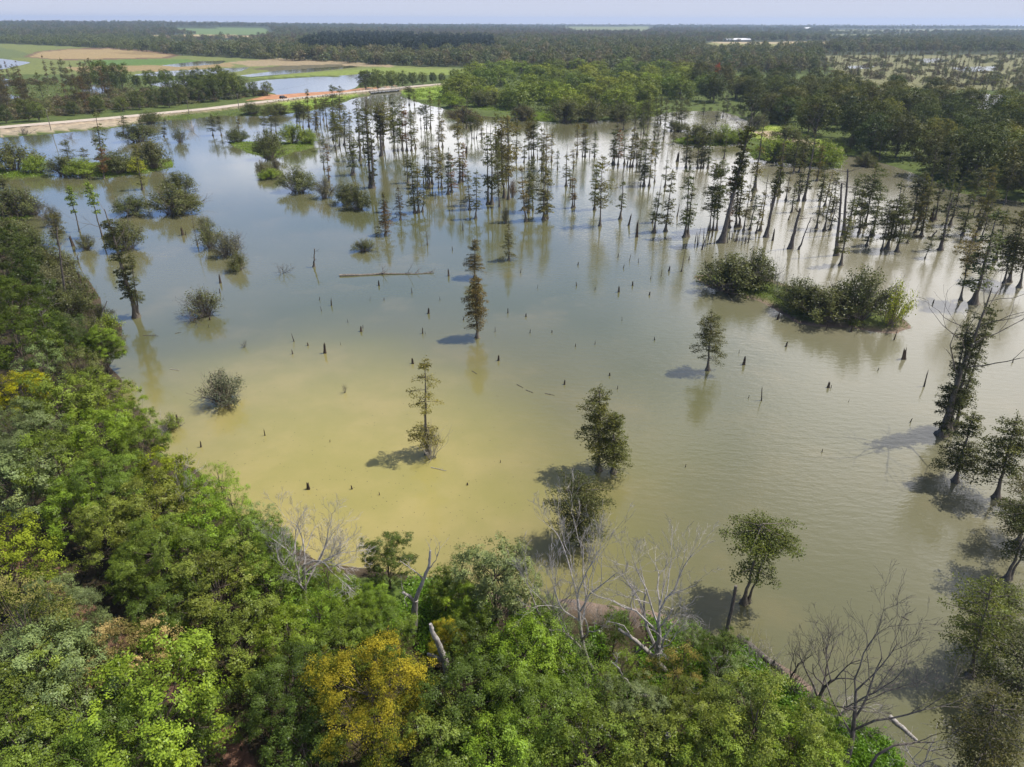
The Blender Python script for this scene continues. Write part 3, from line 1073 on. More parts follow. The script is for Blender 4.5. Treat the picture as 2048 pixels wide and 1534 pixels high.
def place_axis(e, b, v, hmesh, wscale=1.0, spin=None):
    """stand a thing at b with its axis along v"""
    L = float(np.linalg.norm(v))
    q = Vector((0, 0, 1)).rotation_difference(Vector(v))
    sp_ = Quaternion((0, 0, 1), _pr.uniform(0, 6.28) if spin is None else spin)
    e.rotation_mode = 'QUATERNION'
    e.rotation_quaternion = q @ sp_
    s = L / hmesh
    e.location = b
    ws = wscale * (0.5 * s + 0.5)
    e.scale = (ws, ws, s)


# ------------------------------------------------------------------ bald cypresses of the lake
# (stand, [(base x, base y, top x, top y, style, colour, width), ...])
K, DK, RU = 'k', 'd', 'r'
STANDS = [
    ('in the far water below the gravel road', [
        (594, 253, 591, 204, 'U', DK), (600, 255, 599, 203, 'S', DK), (606, 255, 606, 205, 'U', DK), (618, 253, 613, 178, 'S', K), (632, 259, 628, 196, 'S', K),
        (641, 249, 640, 202, 'U', DK), (654, 253, 648, 194, 'U', DK), (634, 248, 632, 200, 'S', K), (665, 232, 663, 170, 'F', DK), (680, 236, 679, 172, 'F', DK),
        (528, 263, 528, 222, 'F', K), (542, 264, 542, 220, 'S', K), (552, 264, 551, 222, 'F', DK), (426, 271, 422, 229, 'F', DK), (443, 271, 437, 226, 'S', DK),
        (478, 264, 477, 233, 'S', K), (328, 273, 328, 236, 'S', DK), (246, 264, 246, 232, 'F', DK), (284, 268, 280, 238, 'S', DK), (647, 240, 645, 188, 'T', K)]),
    ('in the stand behind the pale forked tree', [
        (672, 301, 668, 209, 'F', K, .7), (679, 292, 680, 205, 'F', K, .75), (666, 280, 662, 214, 'S', K), (689, 290, 688, 212, 'S', K), (704, 350, 699, 260, 'S', K, 1.1),
        (708, 349, 706, 275, 'S', K), (648, 338, 645, 270, 'S', K, .8), (658, 363, 653, 280, 'S', RU, .8), (720, 321, 716, 210, 'S', DK), (719, 290, 713, 186, 'S', DK),
        (735, 262, 732, 182, 'T', DK), (763, 311, 758, 208, 'U', K), (767, 294, 766, 203, 'F', K), (755, 274, 752, 205, 'S', DK), (742, 222, 741, 186, 'D', K),
        (727, 300, 722, 215, 'S', DK), (700, 296, 698, 222, 'S', K), (738, 330, 733, 240, 'S', DK)]),
    ('in the dense clump beyond the pale forked tree', [
        (788, 303, 784, 214, 'F', K, .7), (796, 302, 794, 212, 'F', K, .6), (805, 299, 803, 210, 'S', K), (814, 301, 811, 208, 'S', RU), (823, 301, 820, 222, 'S', K),
        (831, 297, 829, 224, 'S', K), (788, 274, 786, 188, 'S', DK), (842, 257, 840, 213, 'U', DK, .7), (849, 256, 847, 209, 'U', DK, .7), (853, 257, 852, 207, 'S', DK),
        (861, 256, 860, 182, 'S', K), (878, 227, 877, 196, 'S', K), (818, 210, 816, 173, 'U', DK), (829, 210, 828, 178, 'S', DK), (885, 294, 886, 231, 'S', K, 1.1),
        (877, 296, 876, 234, 'S', K), (800, 262, 799, 196, 'S', DK), (781, 252, 779, 190, 'T', DK)]),
    ('in the bare stemmed group at mid lake', [
        (816, 366, 810, 303, 'S', K), (830, 425, 822, 318, 'S', DK), (837, 425, 838, 324, 'S', K), (845, 423, 846, 350, 'S', DK, .8), (856, 376, 850, 270, 'T', DK),
        (853, 374, 846, 273, 'T', DK), (864, 368, 861, 273, 'T', DK), (860, 372, 856, 285, 'T', K), (877, 376, 873, 291, 'F', K, .6), (883, 375, 881, 300, 'S', K),
        (897, 388, 895, 297, 'S', DK, 1.2), (903, 383, 900, 308, 'S', RU, 1.1), (920, 365, 914, 234, 'S', K), (925, 364, 925, 286, 'S', RU),
        (934, 257, 933, 190, 'T', DK), (944, 276, 940, 231, 'U', K, .7), (948, 277, 950, 227, 'U', K, .7), (953, 276, 957, 231, 'U', K, .7), (964, 276, 963, 237, 'S', K)]),
    ('in the crowded rank behind the small lone cypress', [
        (939, 419, 935, 340, 'S', K, .9), (951, 437, 954, 342, 'S', K, .9), (976, 408, 972, 252, 'S', K), (984, 409, 981, 244, 'T', DK), (999, 414, 994, 281, 'F', K, .65),
        (1009, 396, 1005, 234, 'S', K), (1017, 399, 1014, 229, 'F', K, .8), (992, 297, 989, 225, 'S', K), (997, 293, 997, 229, 'S', K), (1018, 297, 1015, 226, 'T', K),
        (1032, 315, 1032, 228, 'S', K), (1048, 324, 1048, 281, 'S', DK), (1004, 350, 1000, 260, 'F', K, .8), (1013, 360, 1010, 290, 'F', K, .9)]),
    ('in the ranks just right of the crowded rank', [
        (1058, 316, 1056, 234, 'F', K, .5), (1063, 315, 1062, 231, 'F', K, .5), (1067, 315, 1067, 236, 'S', DK), (1075, 316, 1074, 237, 'F', K, .5), (1084, 337, 1083, 256, 'S', K),
        (1087, 308, 1088, 246, 'T', K), (1092, 341, 1095, 257, 'S', K), (1103, 322, 1105, 261, 'S', K), (1052, 443, 1043, 334, 'S', K), (1057, 425, 1058, 342, 'S', K),
        (1066, 421, 1065, 316, 'F', DK, .65), (1088, 439, 1090, 325, 'S', K, 1.2), (1094, 436, 1098, 335, 'S', DK), (1115, 338, 1116, 298, 'S', DK, .8)]),
    ('in the open ranks in mid lake', [
        (1132, 372, 1135, 288, 'T', K), (1141, 371, 1140, 335, 'S', K), (1145, 416, 1145, 341, 'T', RU, .9), (1149, 415, 1150, 345, 'T', K, .8), (1147, 337, 1147, 295, 'S', K),
        (1154, 309, 1155, 242, 'S', K), (1165, 313, 1168, 246, 'F', K, .6), (1170, 313, 1172, 246, 'S', K), (1189, 313, 1192, 263, 'S', K), (1189, 419, 1194, 326, 'S', K),
        (1200, 452, 1206, 312, 'F', K, .8), (1225, 328, 1227, 263, 'S', DK), (1228, 329, 1231, 250, 'S', K), (1236, 330, 1240, 259, 'S', RU), (1249, 328, 1252, 259, 'S', K),
        (1240, 438, 1249, 328, 'T', K)]),
    ('in the row before the bushy far bank', [
        (1260, 334, 1266, 257, 'S', K), (1265, 333, 1272, 255, 'S', DK), (1274, 331, 1277, 265, 'S', K), (1279, 333, 1284, 271, 'S', K), (1281, 372, 1288, 316, 'F', DK, .8),
        (1288, 372, 1295, 263, 'S', K), (1298, 372, 1305, 285, 'S', K), (1309, 364, 1315, 272, 'U', DK, .6), (1330, 374, 1336, 302, 'T', K), (1331, 462, 1344, 341, 'S', K),
        (1308, 464, 1323, 356, 'T', K), (1305, 445, 1313, 388, 'S', DK, .8), (1346, 289, 1350, 248, 'Y', DK, .8), (1372, 335, 1378, 252, 'S', K), (1380, 335, 1384, 289, 'S', K),
        (1395, 336, 1398, 257, 'S', K), (1402, 336, 1408, 266, 'S', DK), (1407, 334, 1410, 280, 'S', DK), (1416, 336, 1423, 257, 'S', DK)]),
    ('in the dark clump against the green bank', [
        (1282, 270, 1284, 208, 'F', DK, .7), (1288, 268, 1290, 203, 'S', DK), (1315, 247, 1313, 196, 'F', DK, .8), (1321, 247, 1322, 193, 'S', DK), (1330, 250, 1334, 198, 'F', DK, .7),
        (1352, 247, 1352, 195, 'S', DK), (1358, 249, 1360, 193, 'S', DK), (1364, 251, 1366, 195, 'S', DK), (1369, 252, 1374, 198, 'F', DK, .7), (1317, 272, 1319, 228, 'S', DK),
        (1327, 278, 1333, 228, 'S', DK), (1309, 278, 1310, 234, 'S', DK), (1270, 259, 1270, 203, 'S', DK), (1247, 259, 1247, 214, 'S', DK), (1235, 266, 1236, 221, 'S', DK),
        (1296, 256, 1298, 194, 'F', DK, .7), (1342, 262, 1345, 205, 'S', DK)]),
    ('close around the huge leaning giant', [
        (1419, 461, 1432, 324, 'F', K, .7), (1433, 461, 1446, 318, 'F', DK, .7), (1426, 460, 1438, 332, 'F', K, .7), (1472, 454, 1480, 328, 'S', K), (1479, 454, 1492, 328, 'S', K),
        (1458, 455, 1467, 346, 'S', RU), (1487, 461, 1506, 336, 'T', K, .6), (1500, 459, 1513, 383, 'S', DK), (1520, 462, 1539, 346, 'D', K), (1509, 381, 1529, 238, 'T', K, 1.3),
        (1370, 474, 1381, 334, 'S', K, 1.1), (1375, 473, 1389, 345, 'T', K), (1363, 543, 1372, 478, 'D', DK, .5), (1448, 317, 1456, 257, 'T', K)]),
    ('off the green spit below the dark wood', [
        (1558, 390, 1570, 272, 'T', K), (1562, 331, 1570, 279, 'S', K), (1596, 402, 1605, 337, 'S', DK), (1609, 400, 1628, 300, 'T', K), (1634, 361, 1644, 291, 'S', K),
        (1587, 346, 1600, 266, 'S', DK), (1598, 344, 1615, 270, 'S', DK), (1431, 247, 1436, 218, 'S', DK), (1446, 233, 1449, 198, 'S', DK), (1454, 234, 1457, 198, 'F', DK, .7),
        (1408, 228, 1409, 203, 'S', DK), (1633, 457, 1651, 350, 'S', DK, .9), (1746, 319, 1757, 263, 'S', DK), (1759, 322, 1768, 271, 'D', DK), (1660, 460, 1675, 391, 'S', DK), (1640, 400, 1652, 318, 'S', K), (1664, 425, 1677, 345, 'S', K)]),
    ('among the snags behind the bushy island', [
        (1681, 530, 1708, 406, 'S', K), (1718, 465, 1728, 379, 'S', DK), (1723, 455, 1736, 374, 'F', DK, .7), (1730, 452, 1755, 328, 'F', DK), (1733, 491, 1750, 427, 'S', DK),
        (1764, 500, 1783, 400, 'F', DK, .8), (1774, 498, 1802, 366, 'S', DK, 1.2), (1794, 503, 1807, 400, 'S', DK, 1.2), (1807, 472, 1822, 402, 'F', DK, .8), (1815, 486, 1829, 437, 'D', DK),
        (1700, 440, 1715, 358, 'S', K), (1745, 470, 1762, 370, 'S', K, 1.2), (1790, 470, 1806, 380, 'S', DK, 1.2), (1870, 440, 1886, 360, 'S', DK, 1.2), (1842, 472, 1863, 374, 'S', DK, 1.2), (1826, 440, 1839, 350, 'S', DK, 1.2), (1838, 440, 1853, 343, 'F', DK, .9), (1850, 516, 1870, 470, 'F', DK, .6)]),
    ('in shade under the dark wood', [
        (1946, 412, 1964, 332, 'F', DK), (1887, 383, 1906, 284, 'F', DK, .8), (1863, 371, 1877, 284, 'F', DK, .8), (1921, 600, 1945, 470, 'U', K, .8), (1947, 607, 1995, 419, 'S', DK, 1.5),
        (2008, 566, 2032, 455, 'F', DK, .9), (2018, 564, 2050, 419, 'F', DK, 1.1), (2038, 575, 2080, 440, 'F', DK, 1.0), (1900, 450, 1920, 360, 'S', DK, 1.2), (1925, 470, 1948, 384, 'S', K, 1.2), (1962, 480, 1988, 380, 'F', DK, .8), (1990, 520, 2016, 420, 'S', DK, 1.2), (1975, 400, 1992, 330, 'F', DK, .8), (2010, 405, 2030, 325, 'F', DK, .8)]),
    ('on the leafy islet near the road', [
        (285, 379, 270, 294, 'S', K), (208, 357, 202, 296, 'F', RU, .7), (205, 342, 188, 222, 'S', K, 1.2), (143, 340, 130, 281, 'F', DK, .9), (265, 340, 269, 287, 'F', K, .8),
        (304, 333, 300, 284, 'F', DK, .9), (20, 322, 17, 290, 'F', K, .9), (7, 376, 3, 350, 'F', DK), (240, 336, 236, 300, 'F', DK, .9), (172, 338, 164, 296, 'F', DK, .8),
        (116, 489, 110, 425, 'F', DK, .8), (395, 490, 381, 411, 'D', K, .5), (335, 382, 323, 322, 'D', K, .6), (159, 463, 137, 372, 'SP', 'g'), (205, 473, 174, 362, 'SP', 'g')]),
]
STYLE_WORDS = {'SP': 'bright green topped sapling', 'S': 'slender bald cypress', 'T': 'bare tipped bald cypress', 'F': 'bushy bald cypress', 'U': 'high crowned cypress',
               'D': 'nearly leafless cypress', 'Y': 'small conical bald cypress', 'N': 'bushy bald cypress'}


def cypress_thing(b, v, style, col, width, label, group, name='bald_cypress', spin=None):
    tme, cme, hm = _pr.choice(LIB[style])
    e = empty(name, label, 'tree', group)
    part('trunk', tme, e)
    part('crown', cme, e, col)
    place_axis(e, b, v, hm, width, spin)
    return e


_es = np.random.default_rng(12)
for stand, x0, x1, y0, y1, n in (('between the leaning giant and the snags', 1462, 1664, 392, 470, 8), ('beyond the snags toward the dark wood', 1690, 1985, 415, 478, 8)):
    lst = []
    while len(lst) < n:
        bx, by = _es.uniform(x0, x1), _es.uniform(y0, y1)
        if any(abs(bx - l_[0]) < 9 and abs(by - l_[1]) < 12 for l_ in lst):
            continue
        b = P(bx, by)
        tx, ty = pix(b + np.array([_es.normal(0, .5), 0, _es.uniform(9, 13)]))
        lst.append((bx, by, tx, ty, 'STST'[_es.integers(4)], K, _es.uniform(.7, .95)))
    STANDS.append((stand, lst))
for stand, rows_ in STANDS:
    rows_ = sorted(rows_, key=lambda r_: r_[0])
    for n_, r_ in enumerate(rows_):
        bx, by, tx, ty, st, cc = r_[:6]
        w_ = r_[6] if len(r_) > 6 else 1.0
        b, tp = axis_top(bx, by, tx, ty)
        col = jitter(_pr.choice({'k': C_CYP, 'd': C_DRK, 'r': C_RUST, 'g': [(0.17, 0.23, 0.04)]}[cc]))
        nth = 'leftmost' if n_ == 0 else (ORD[n_] + ' from left' if n_ < len(rows_) - 1 else 'rightmost')
        word = STYLE_WORDS[st]
        if cc == RU:
            word = 'rusty ' + word
        cypress_thing(b, tp - b, st, col, w_, f"{word} {stand}, {nth}", 'bald cypresses ' + stand)

# single cypresses that stand alone
HERO = [
    (955, 675, 953, 552, 'NT', 1, (0.150, 0.116, 0.042), 1.0, 'brownish tufted cypress with bare foot, front one of two in line in mid lake'),
    (949, 555, 950, 479, 'NC', 1, (0.130, 0.108, 0.042), .95, 'olive brown conical cypress, rear one of two in line in mid lake'),
    (856, 908, 851, 722, 'NT', 0, (0.180, 0.165, 0.042), 1.0, 'yellowing cypress in separate tufts above a pale dead shrub'),
    (1196, 940, 1196, 772, 'NC', 0, (0.105, 0.112, 0.030), 1.0, 'taller of two dense cypresses growing side by side in open water'),
    (1226, 945, 1228, 828, 'NC', 1, (0.100, 0.112, 0.028), 1.05, 'shorter of two dense cypresses growing side by side in open water'),
    (1160, 1090, 1158, 960, 'ND', 0, (0.078, 0.088, 0.027), .85, 'squat bushy cypress just behind grey leafless trees at the near bank'),
    (1415, 740, 1424, 621, 'NC', 0, (0.095, 0.100, 0.032), 1.0, 'small conical cypress alone before the bushy island'),
    (1018, 520, 1018, 446, 'Y', 1, (0.110, 0.105, 0.032), .95, 'small lone conical cypress below the crowded ranks'),
    (771, 470, 768, 405, 'Y', 2, (0.125, 0.080, 0.032), 1.2, 'brown low cypress in the open water beside a sparse drowned bush'),
    (768, 424, 766, 385, 'Y', 0, (0.085, 0.080, 0.028), 1.1, 'short flat topped cypress behind the brown low one'),
    (801, 439, 797, 373, 'Y', 1, (0.085, 0.070, 0.030), 1.05, 'conical reddish tipped cypress beside the brown low pair'),
    (1487, 1206, 1517, 1046, 'NU', 0, (0.095, 0.118, 0.024), 1.0, 'umbrella crowned cypress with two trunks near the leaning dark post'),
    (1910, 963, 1948, 830, 'NC', 1, (0.088, 0.096, 0.030), 1.1, 'dense cypress with a flared foot at the foot of the forked giant'),
    (1993, 996, 2034, 833, 'NC', 0, (0.092, 0.102, 0.030), 1.15, 'broad open cypress with one white dead root near its flared foot'),
    (1940, 1352, 1988, 1165, 'N', 2, (0.125, 0.150, 0.030), .88, 'bright green spreading cypress in shallow muddy water'),
    (1984, 1310, 2026, 1180, 'N', 0, (0.105, 0.125, 0.03), .9, 'green cypress half hidden behind the bright spreading one'),
    (2024, 1425, 2062, 1290, 'N', 1, (0.070, 0.080, 0.028), 1.1, 'cypress with dark trunk beside the olive brown bushy one'),
    (1952, 1580, 1994, 1378, 'N', 2, (0.095, 0.096, 0.032), .88, 'olive brown bushy cypress over the fallen grey twigs'),
    (2012, 1160, 2068, 1010, 'NU', 0, (0.07, 0.08, 0.026), 1.0, 'leaning cypress with mossy foot cut by the frame edge'),
    (2036, 1085, 2078, 950, 'N', 1, (0.09, 0.085, 0.03), 1.0, 'olive cypress at the frame edge above the leaning mossy one'),
    (277, 634, 262, 505, 'NS', 0, (0.10, 0.11, 0.03), .7, 'slim cypress sharing the foot of the tall leaning one off the bushy bank'),
    (1890, 868, 1940, 640, 'NS', 0, (0.080, 0.090, 0.030), .8, 'slim upright cypress hugging the trunk of the forked giant'),
    (1908, 858, 1992, 610, 'NS', 0, (0.085, 0.095, 0.030), .7, 'tallest slim cypress leaning out beside the forked giant'),
    (1897, 862, 1964, 660, 'NS', 0, (0.085, 0.095, 0.030), 1.0, 'slim leaning cypress pressed against the forked giant'),
]
for bx, by, tx, ty, st, vi, col, w_, lab in HERO:
    b, tp = axis_top(bx, by, tx, ty)
    tme, cme, hm = LIB[st][vi]
    e = empty('bald_cypress', lab, 'tree', 'lone bald cypresses')
    part('trunk', tme, e)
    part('crown', cme, e, col)
    place_axis(e, b, tp - b, hm, w_, 0.4 if st == 'NU' else None)


# ---- old giants: thick trunk, dead limbs, leaf tufts
def old_giant(seed, h, r, label, b, v, col, forks, tufts, limb_len=(0.16, 0.3), leaf=0.26, lowest=0.15, mat='dead_dark', fork_at=0.55):
    rng = np.random.default_rng(seed)
    tm, cm, limbs = MB(), MB(), []
    zz = np.concatenate([[-0.6, 0, 0.2, 0.5, 1.0, 1.8, 3.0], np.linspace(4.2, h, 9)])
    pth = np.stack([np.cumsum(rng.normal(0, 0.06, 16)), np.cumsum(rng.normal(0, 0.06, 16)), zz], 1)
    zr = np.clip(zz, 0, h)
    rad = r * (1 - 0.85 * (zr / h) ** 1.1) + r * 1.0 * np.exp(-zr / (0.05 * h))
    tm.tube(pth, rad, 12, flute=0.15)
    tips = []
    for k in range(forks):
        f = fork_at + (0.97 - fork_at) * k / max(1, forks - 1)
        z = f * h
        o = np.array([np.interp(z, zz, pth[:, 0]), np.interp(z, zz, pth[:, 1]), z])
        az = k * 2.4 + rng.uniform(-.5, .5)
        d = np.array([math.cos(az), math.sin(az), rng.uniform(.5, 1.1)])
        lm = MB()
        limbs.append(lm)
        limb(lm, rng, o, d, h * rng.uniform(*limb_len), r * .35 * (1.2 - f), 2, 0.08, 0.7, 5, (2, 3), 0.012, 0.3, tips)
    for k in range(tufts):
        f = lowest + (0.9 - lowest) * rng.random()
        z = f * h
        o = np.array([np.interp(z, zz, pth[:, 0]), np.interp(z, zz, pth[:, 1]), z])
        az = rng.uniform(0, 6.28)
        L = rng.uniform(0.8, 2.2)
        d = np.array([math.cos(az), math.sin(az), rng.uniform(-.05, .3)])
        tm.tube([o, o + d * L * .5, o + d * L + np.array([0, 0, -.1 * L])], [0.05, 0.03, 0.01], 3)
        n = int(26 * L * (0.3 / leaf))
        u = rng.beta(2, 1.3, n)
        side = np.array([-math.sin(az), math.cos(az), 0])
        c = o + d * (L * u)[:, None] + side * (rng.normal(0, .3, n) * (1.1 - .5 * u))[:, None]
        c[:, 2] += rng.normal(0, 0.12, n) - .1 * L * u * u
        cm.leaves(c, np.array([0, 0, 1.]) + rng.normal(0, .55, (n, 3)), leaf, rng, np.clip(rng.normal(.5, .2, n), 0, 1), np.clip(rng.normal(.15, .2, n), 0, 1), 0.7)
    e = empty('old_cypress', label, 'tree', 'old dying cypresses')
    part('trunk', tm.mesh('giant_trunk', MAT[mat], True), e)
    for lm in limbs:
        part('limb', lm.mesh('giant_limb', MAT[mat]), e)
    if tufts:
        part('crown', cm.mesh('giant_crown', MAT['needle']), e, col)
    place_axis(e, b, v, h)
    e.scale = (e.scale[2],) * 3
    return e


b, tp = axis_top(1442, 484, 1500, 225)
old_giant(301, 28, 0.52, 'huge old leaning cypress with white dead top towering over the mid lake', b, tp - b, (0.085, 0.092, 0.030), 7, 150, lowest=.42, leaf=0.36, fork_at=.72)
b, tp = axis_top(1881, 870, 1985, 575)
old_giant(302, 22, 0.42, 'dark forked half dead cypress reaching over the water with long bare limbs', b, tp - b, (0.060, 0.068, 0.026), 11, 75, limb_len=(.24, .42), lowest=.05, leaf=0.24, fork_at=.42, mat='bark_cyp')
b, tp = axis_top(746, 376, 741, 255)
old_giant(303, 19, 0.55, 'pale forked dead topped cypress with leafy foot beside the low bushes', b, tp - b, (0.090, 0.096, 0.030), 7, 60, lowest=.08, leaf=0.34, fork_at=.55)
b, tp = axis_top(740, 374, 730, 195)
old_giant(304, 26, 0.4, 'tall grey spired cypress directly behind the pale forked one', b, tp - b, (0.090, 0.096, 0.030), 6, 60, lowest=.3, leaf=0.36, fork_at=.6)
b, tp = axis_top(1532, 474, 1566, 318)
old_giant(305, 19, 0.42, 'leaning almost bare cypress with a broken looking elbow limb', b, tp - b, (0.085, 0.092, 0.030), 7, 40, lowest=.5, leaf=0.34, fork_at=.3)
b, tp = axis_top(1609, 400, 1640, 238)
old_giant(306, 24, 0.3, 'tall thin cypress with antler like dead top beside the green spit', b, tp - b, (0.085, 0.092, 0.030), 6, 22, lowest=.15, leaf=0.36, fork_at=.7)
b, tp = axis_top(1879, 500, 1904, 385)
old_giant(307, 15, 0.4, 'dead topped crooked cypress standing apart from the snags', b, tp - b, (0.058, 0.064, 0.026), 7, 34, lowest=.12, leaf=0.32, fork_at=.6)
b, tp = axis_top(272, 634, 212, 418)
old_giant(308, 20, 0.42, 'tall leaning cypress with flared foot off the bushy bank', b, tp - b, (0.070, 0.080, 0.026), 5, 120, lowest=.18, leaf=0.28, fork_at=.6, mat='bark_cyp')
b, tp = axis_top(763, 312, 757, 212)
old_giant(309, 16, 0.45, 'spreading cypress with heavy arching limbs in the thick stand', b, tp - b, (0.085, 0.082, 0.03), 8, 70, lowest=.45, leaf=0.36, fork_at=.5)

SNAGS = [(1672, 511, 1684, 366, 0.34, 'thick weathered snag at the rim of the bushy island'), (1687, 470, 1696, 338, 0.34, 'tall pointed snag behind the thick weathered one'),
         (1580, 497, 1601, 416, 0.42, 'short broken snag leaning out of the water with its top snapped'), (1598, 499, 1622, 434, 0.16, 'thin bent snag with drooping twigs beside the short broken one'),
         (133, 614, 113, 455, 0.2, 'slim grey dead tree leaning over the bushy bank'), (1862, 478, 1874, 460, 0.2, 'bent dead stub with upright twig beside low floating logs'),
         (1770, 290, 1782, 215, 0.25, 'dead forked trunk against the dark wood'), (855, 490, 853, 466, 0.10, 'little bare crooked sapling alone in open water'),
         (628, 534, 628, 497, 0.16, 'small dead branching snag standing in open water')]
for n_, (bx, by, tx, ty, r_, lab) in enumerate(SNAGS):
    b, tp = axis_top(bx, by, tx, ty)
    hh = float(np.linalg.norm(tp - b))
    rng = np.random.default_rng(400 + n_)
    tm, bm = MB(), MB()
    zz = np.linspace(-.5, hh, 10)
    pth = np.stack([rng.normal(0, .05, 10), rng.normal(0, .05, 10), zz], 1)
    tm.tube(pth, r_ * (1 - .5 * np.clip(zz, 0, hh) / hh) + r_ * 1.1 * np.exp(-np.clip(zz, 0, 99) / (.08 * hh + .2)), 9, cap=True, flute=.15)
    for k in range(6 if r_ < .3 else 7):
        z = hh * rng.uniform(.4, .98)
        az = rng.uniform(0, 6.28)
        limb(bm, rng, (0, 0, z), (math.cos(az), math.sin(az), rng.uniform(.1, .8)), hh * rng.uniform(.1, .24), r_ * .2 + .012, 2 if r_ < .3 else 1, 0.02, .8, 4, (2, 3), .008, .35)
    e = empty('dead_snag', lab, 'dead tree', 'dead snags')
    part('trunk', tm.mesh('snag_trunk', MAT['dead_dark'], True), e)
    part('branches', bm.mesh('snag_branches', MAT['dead_dark']), e)
    place_axis(e, b, tp - b, hh)

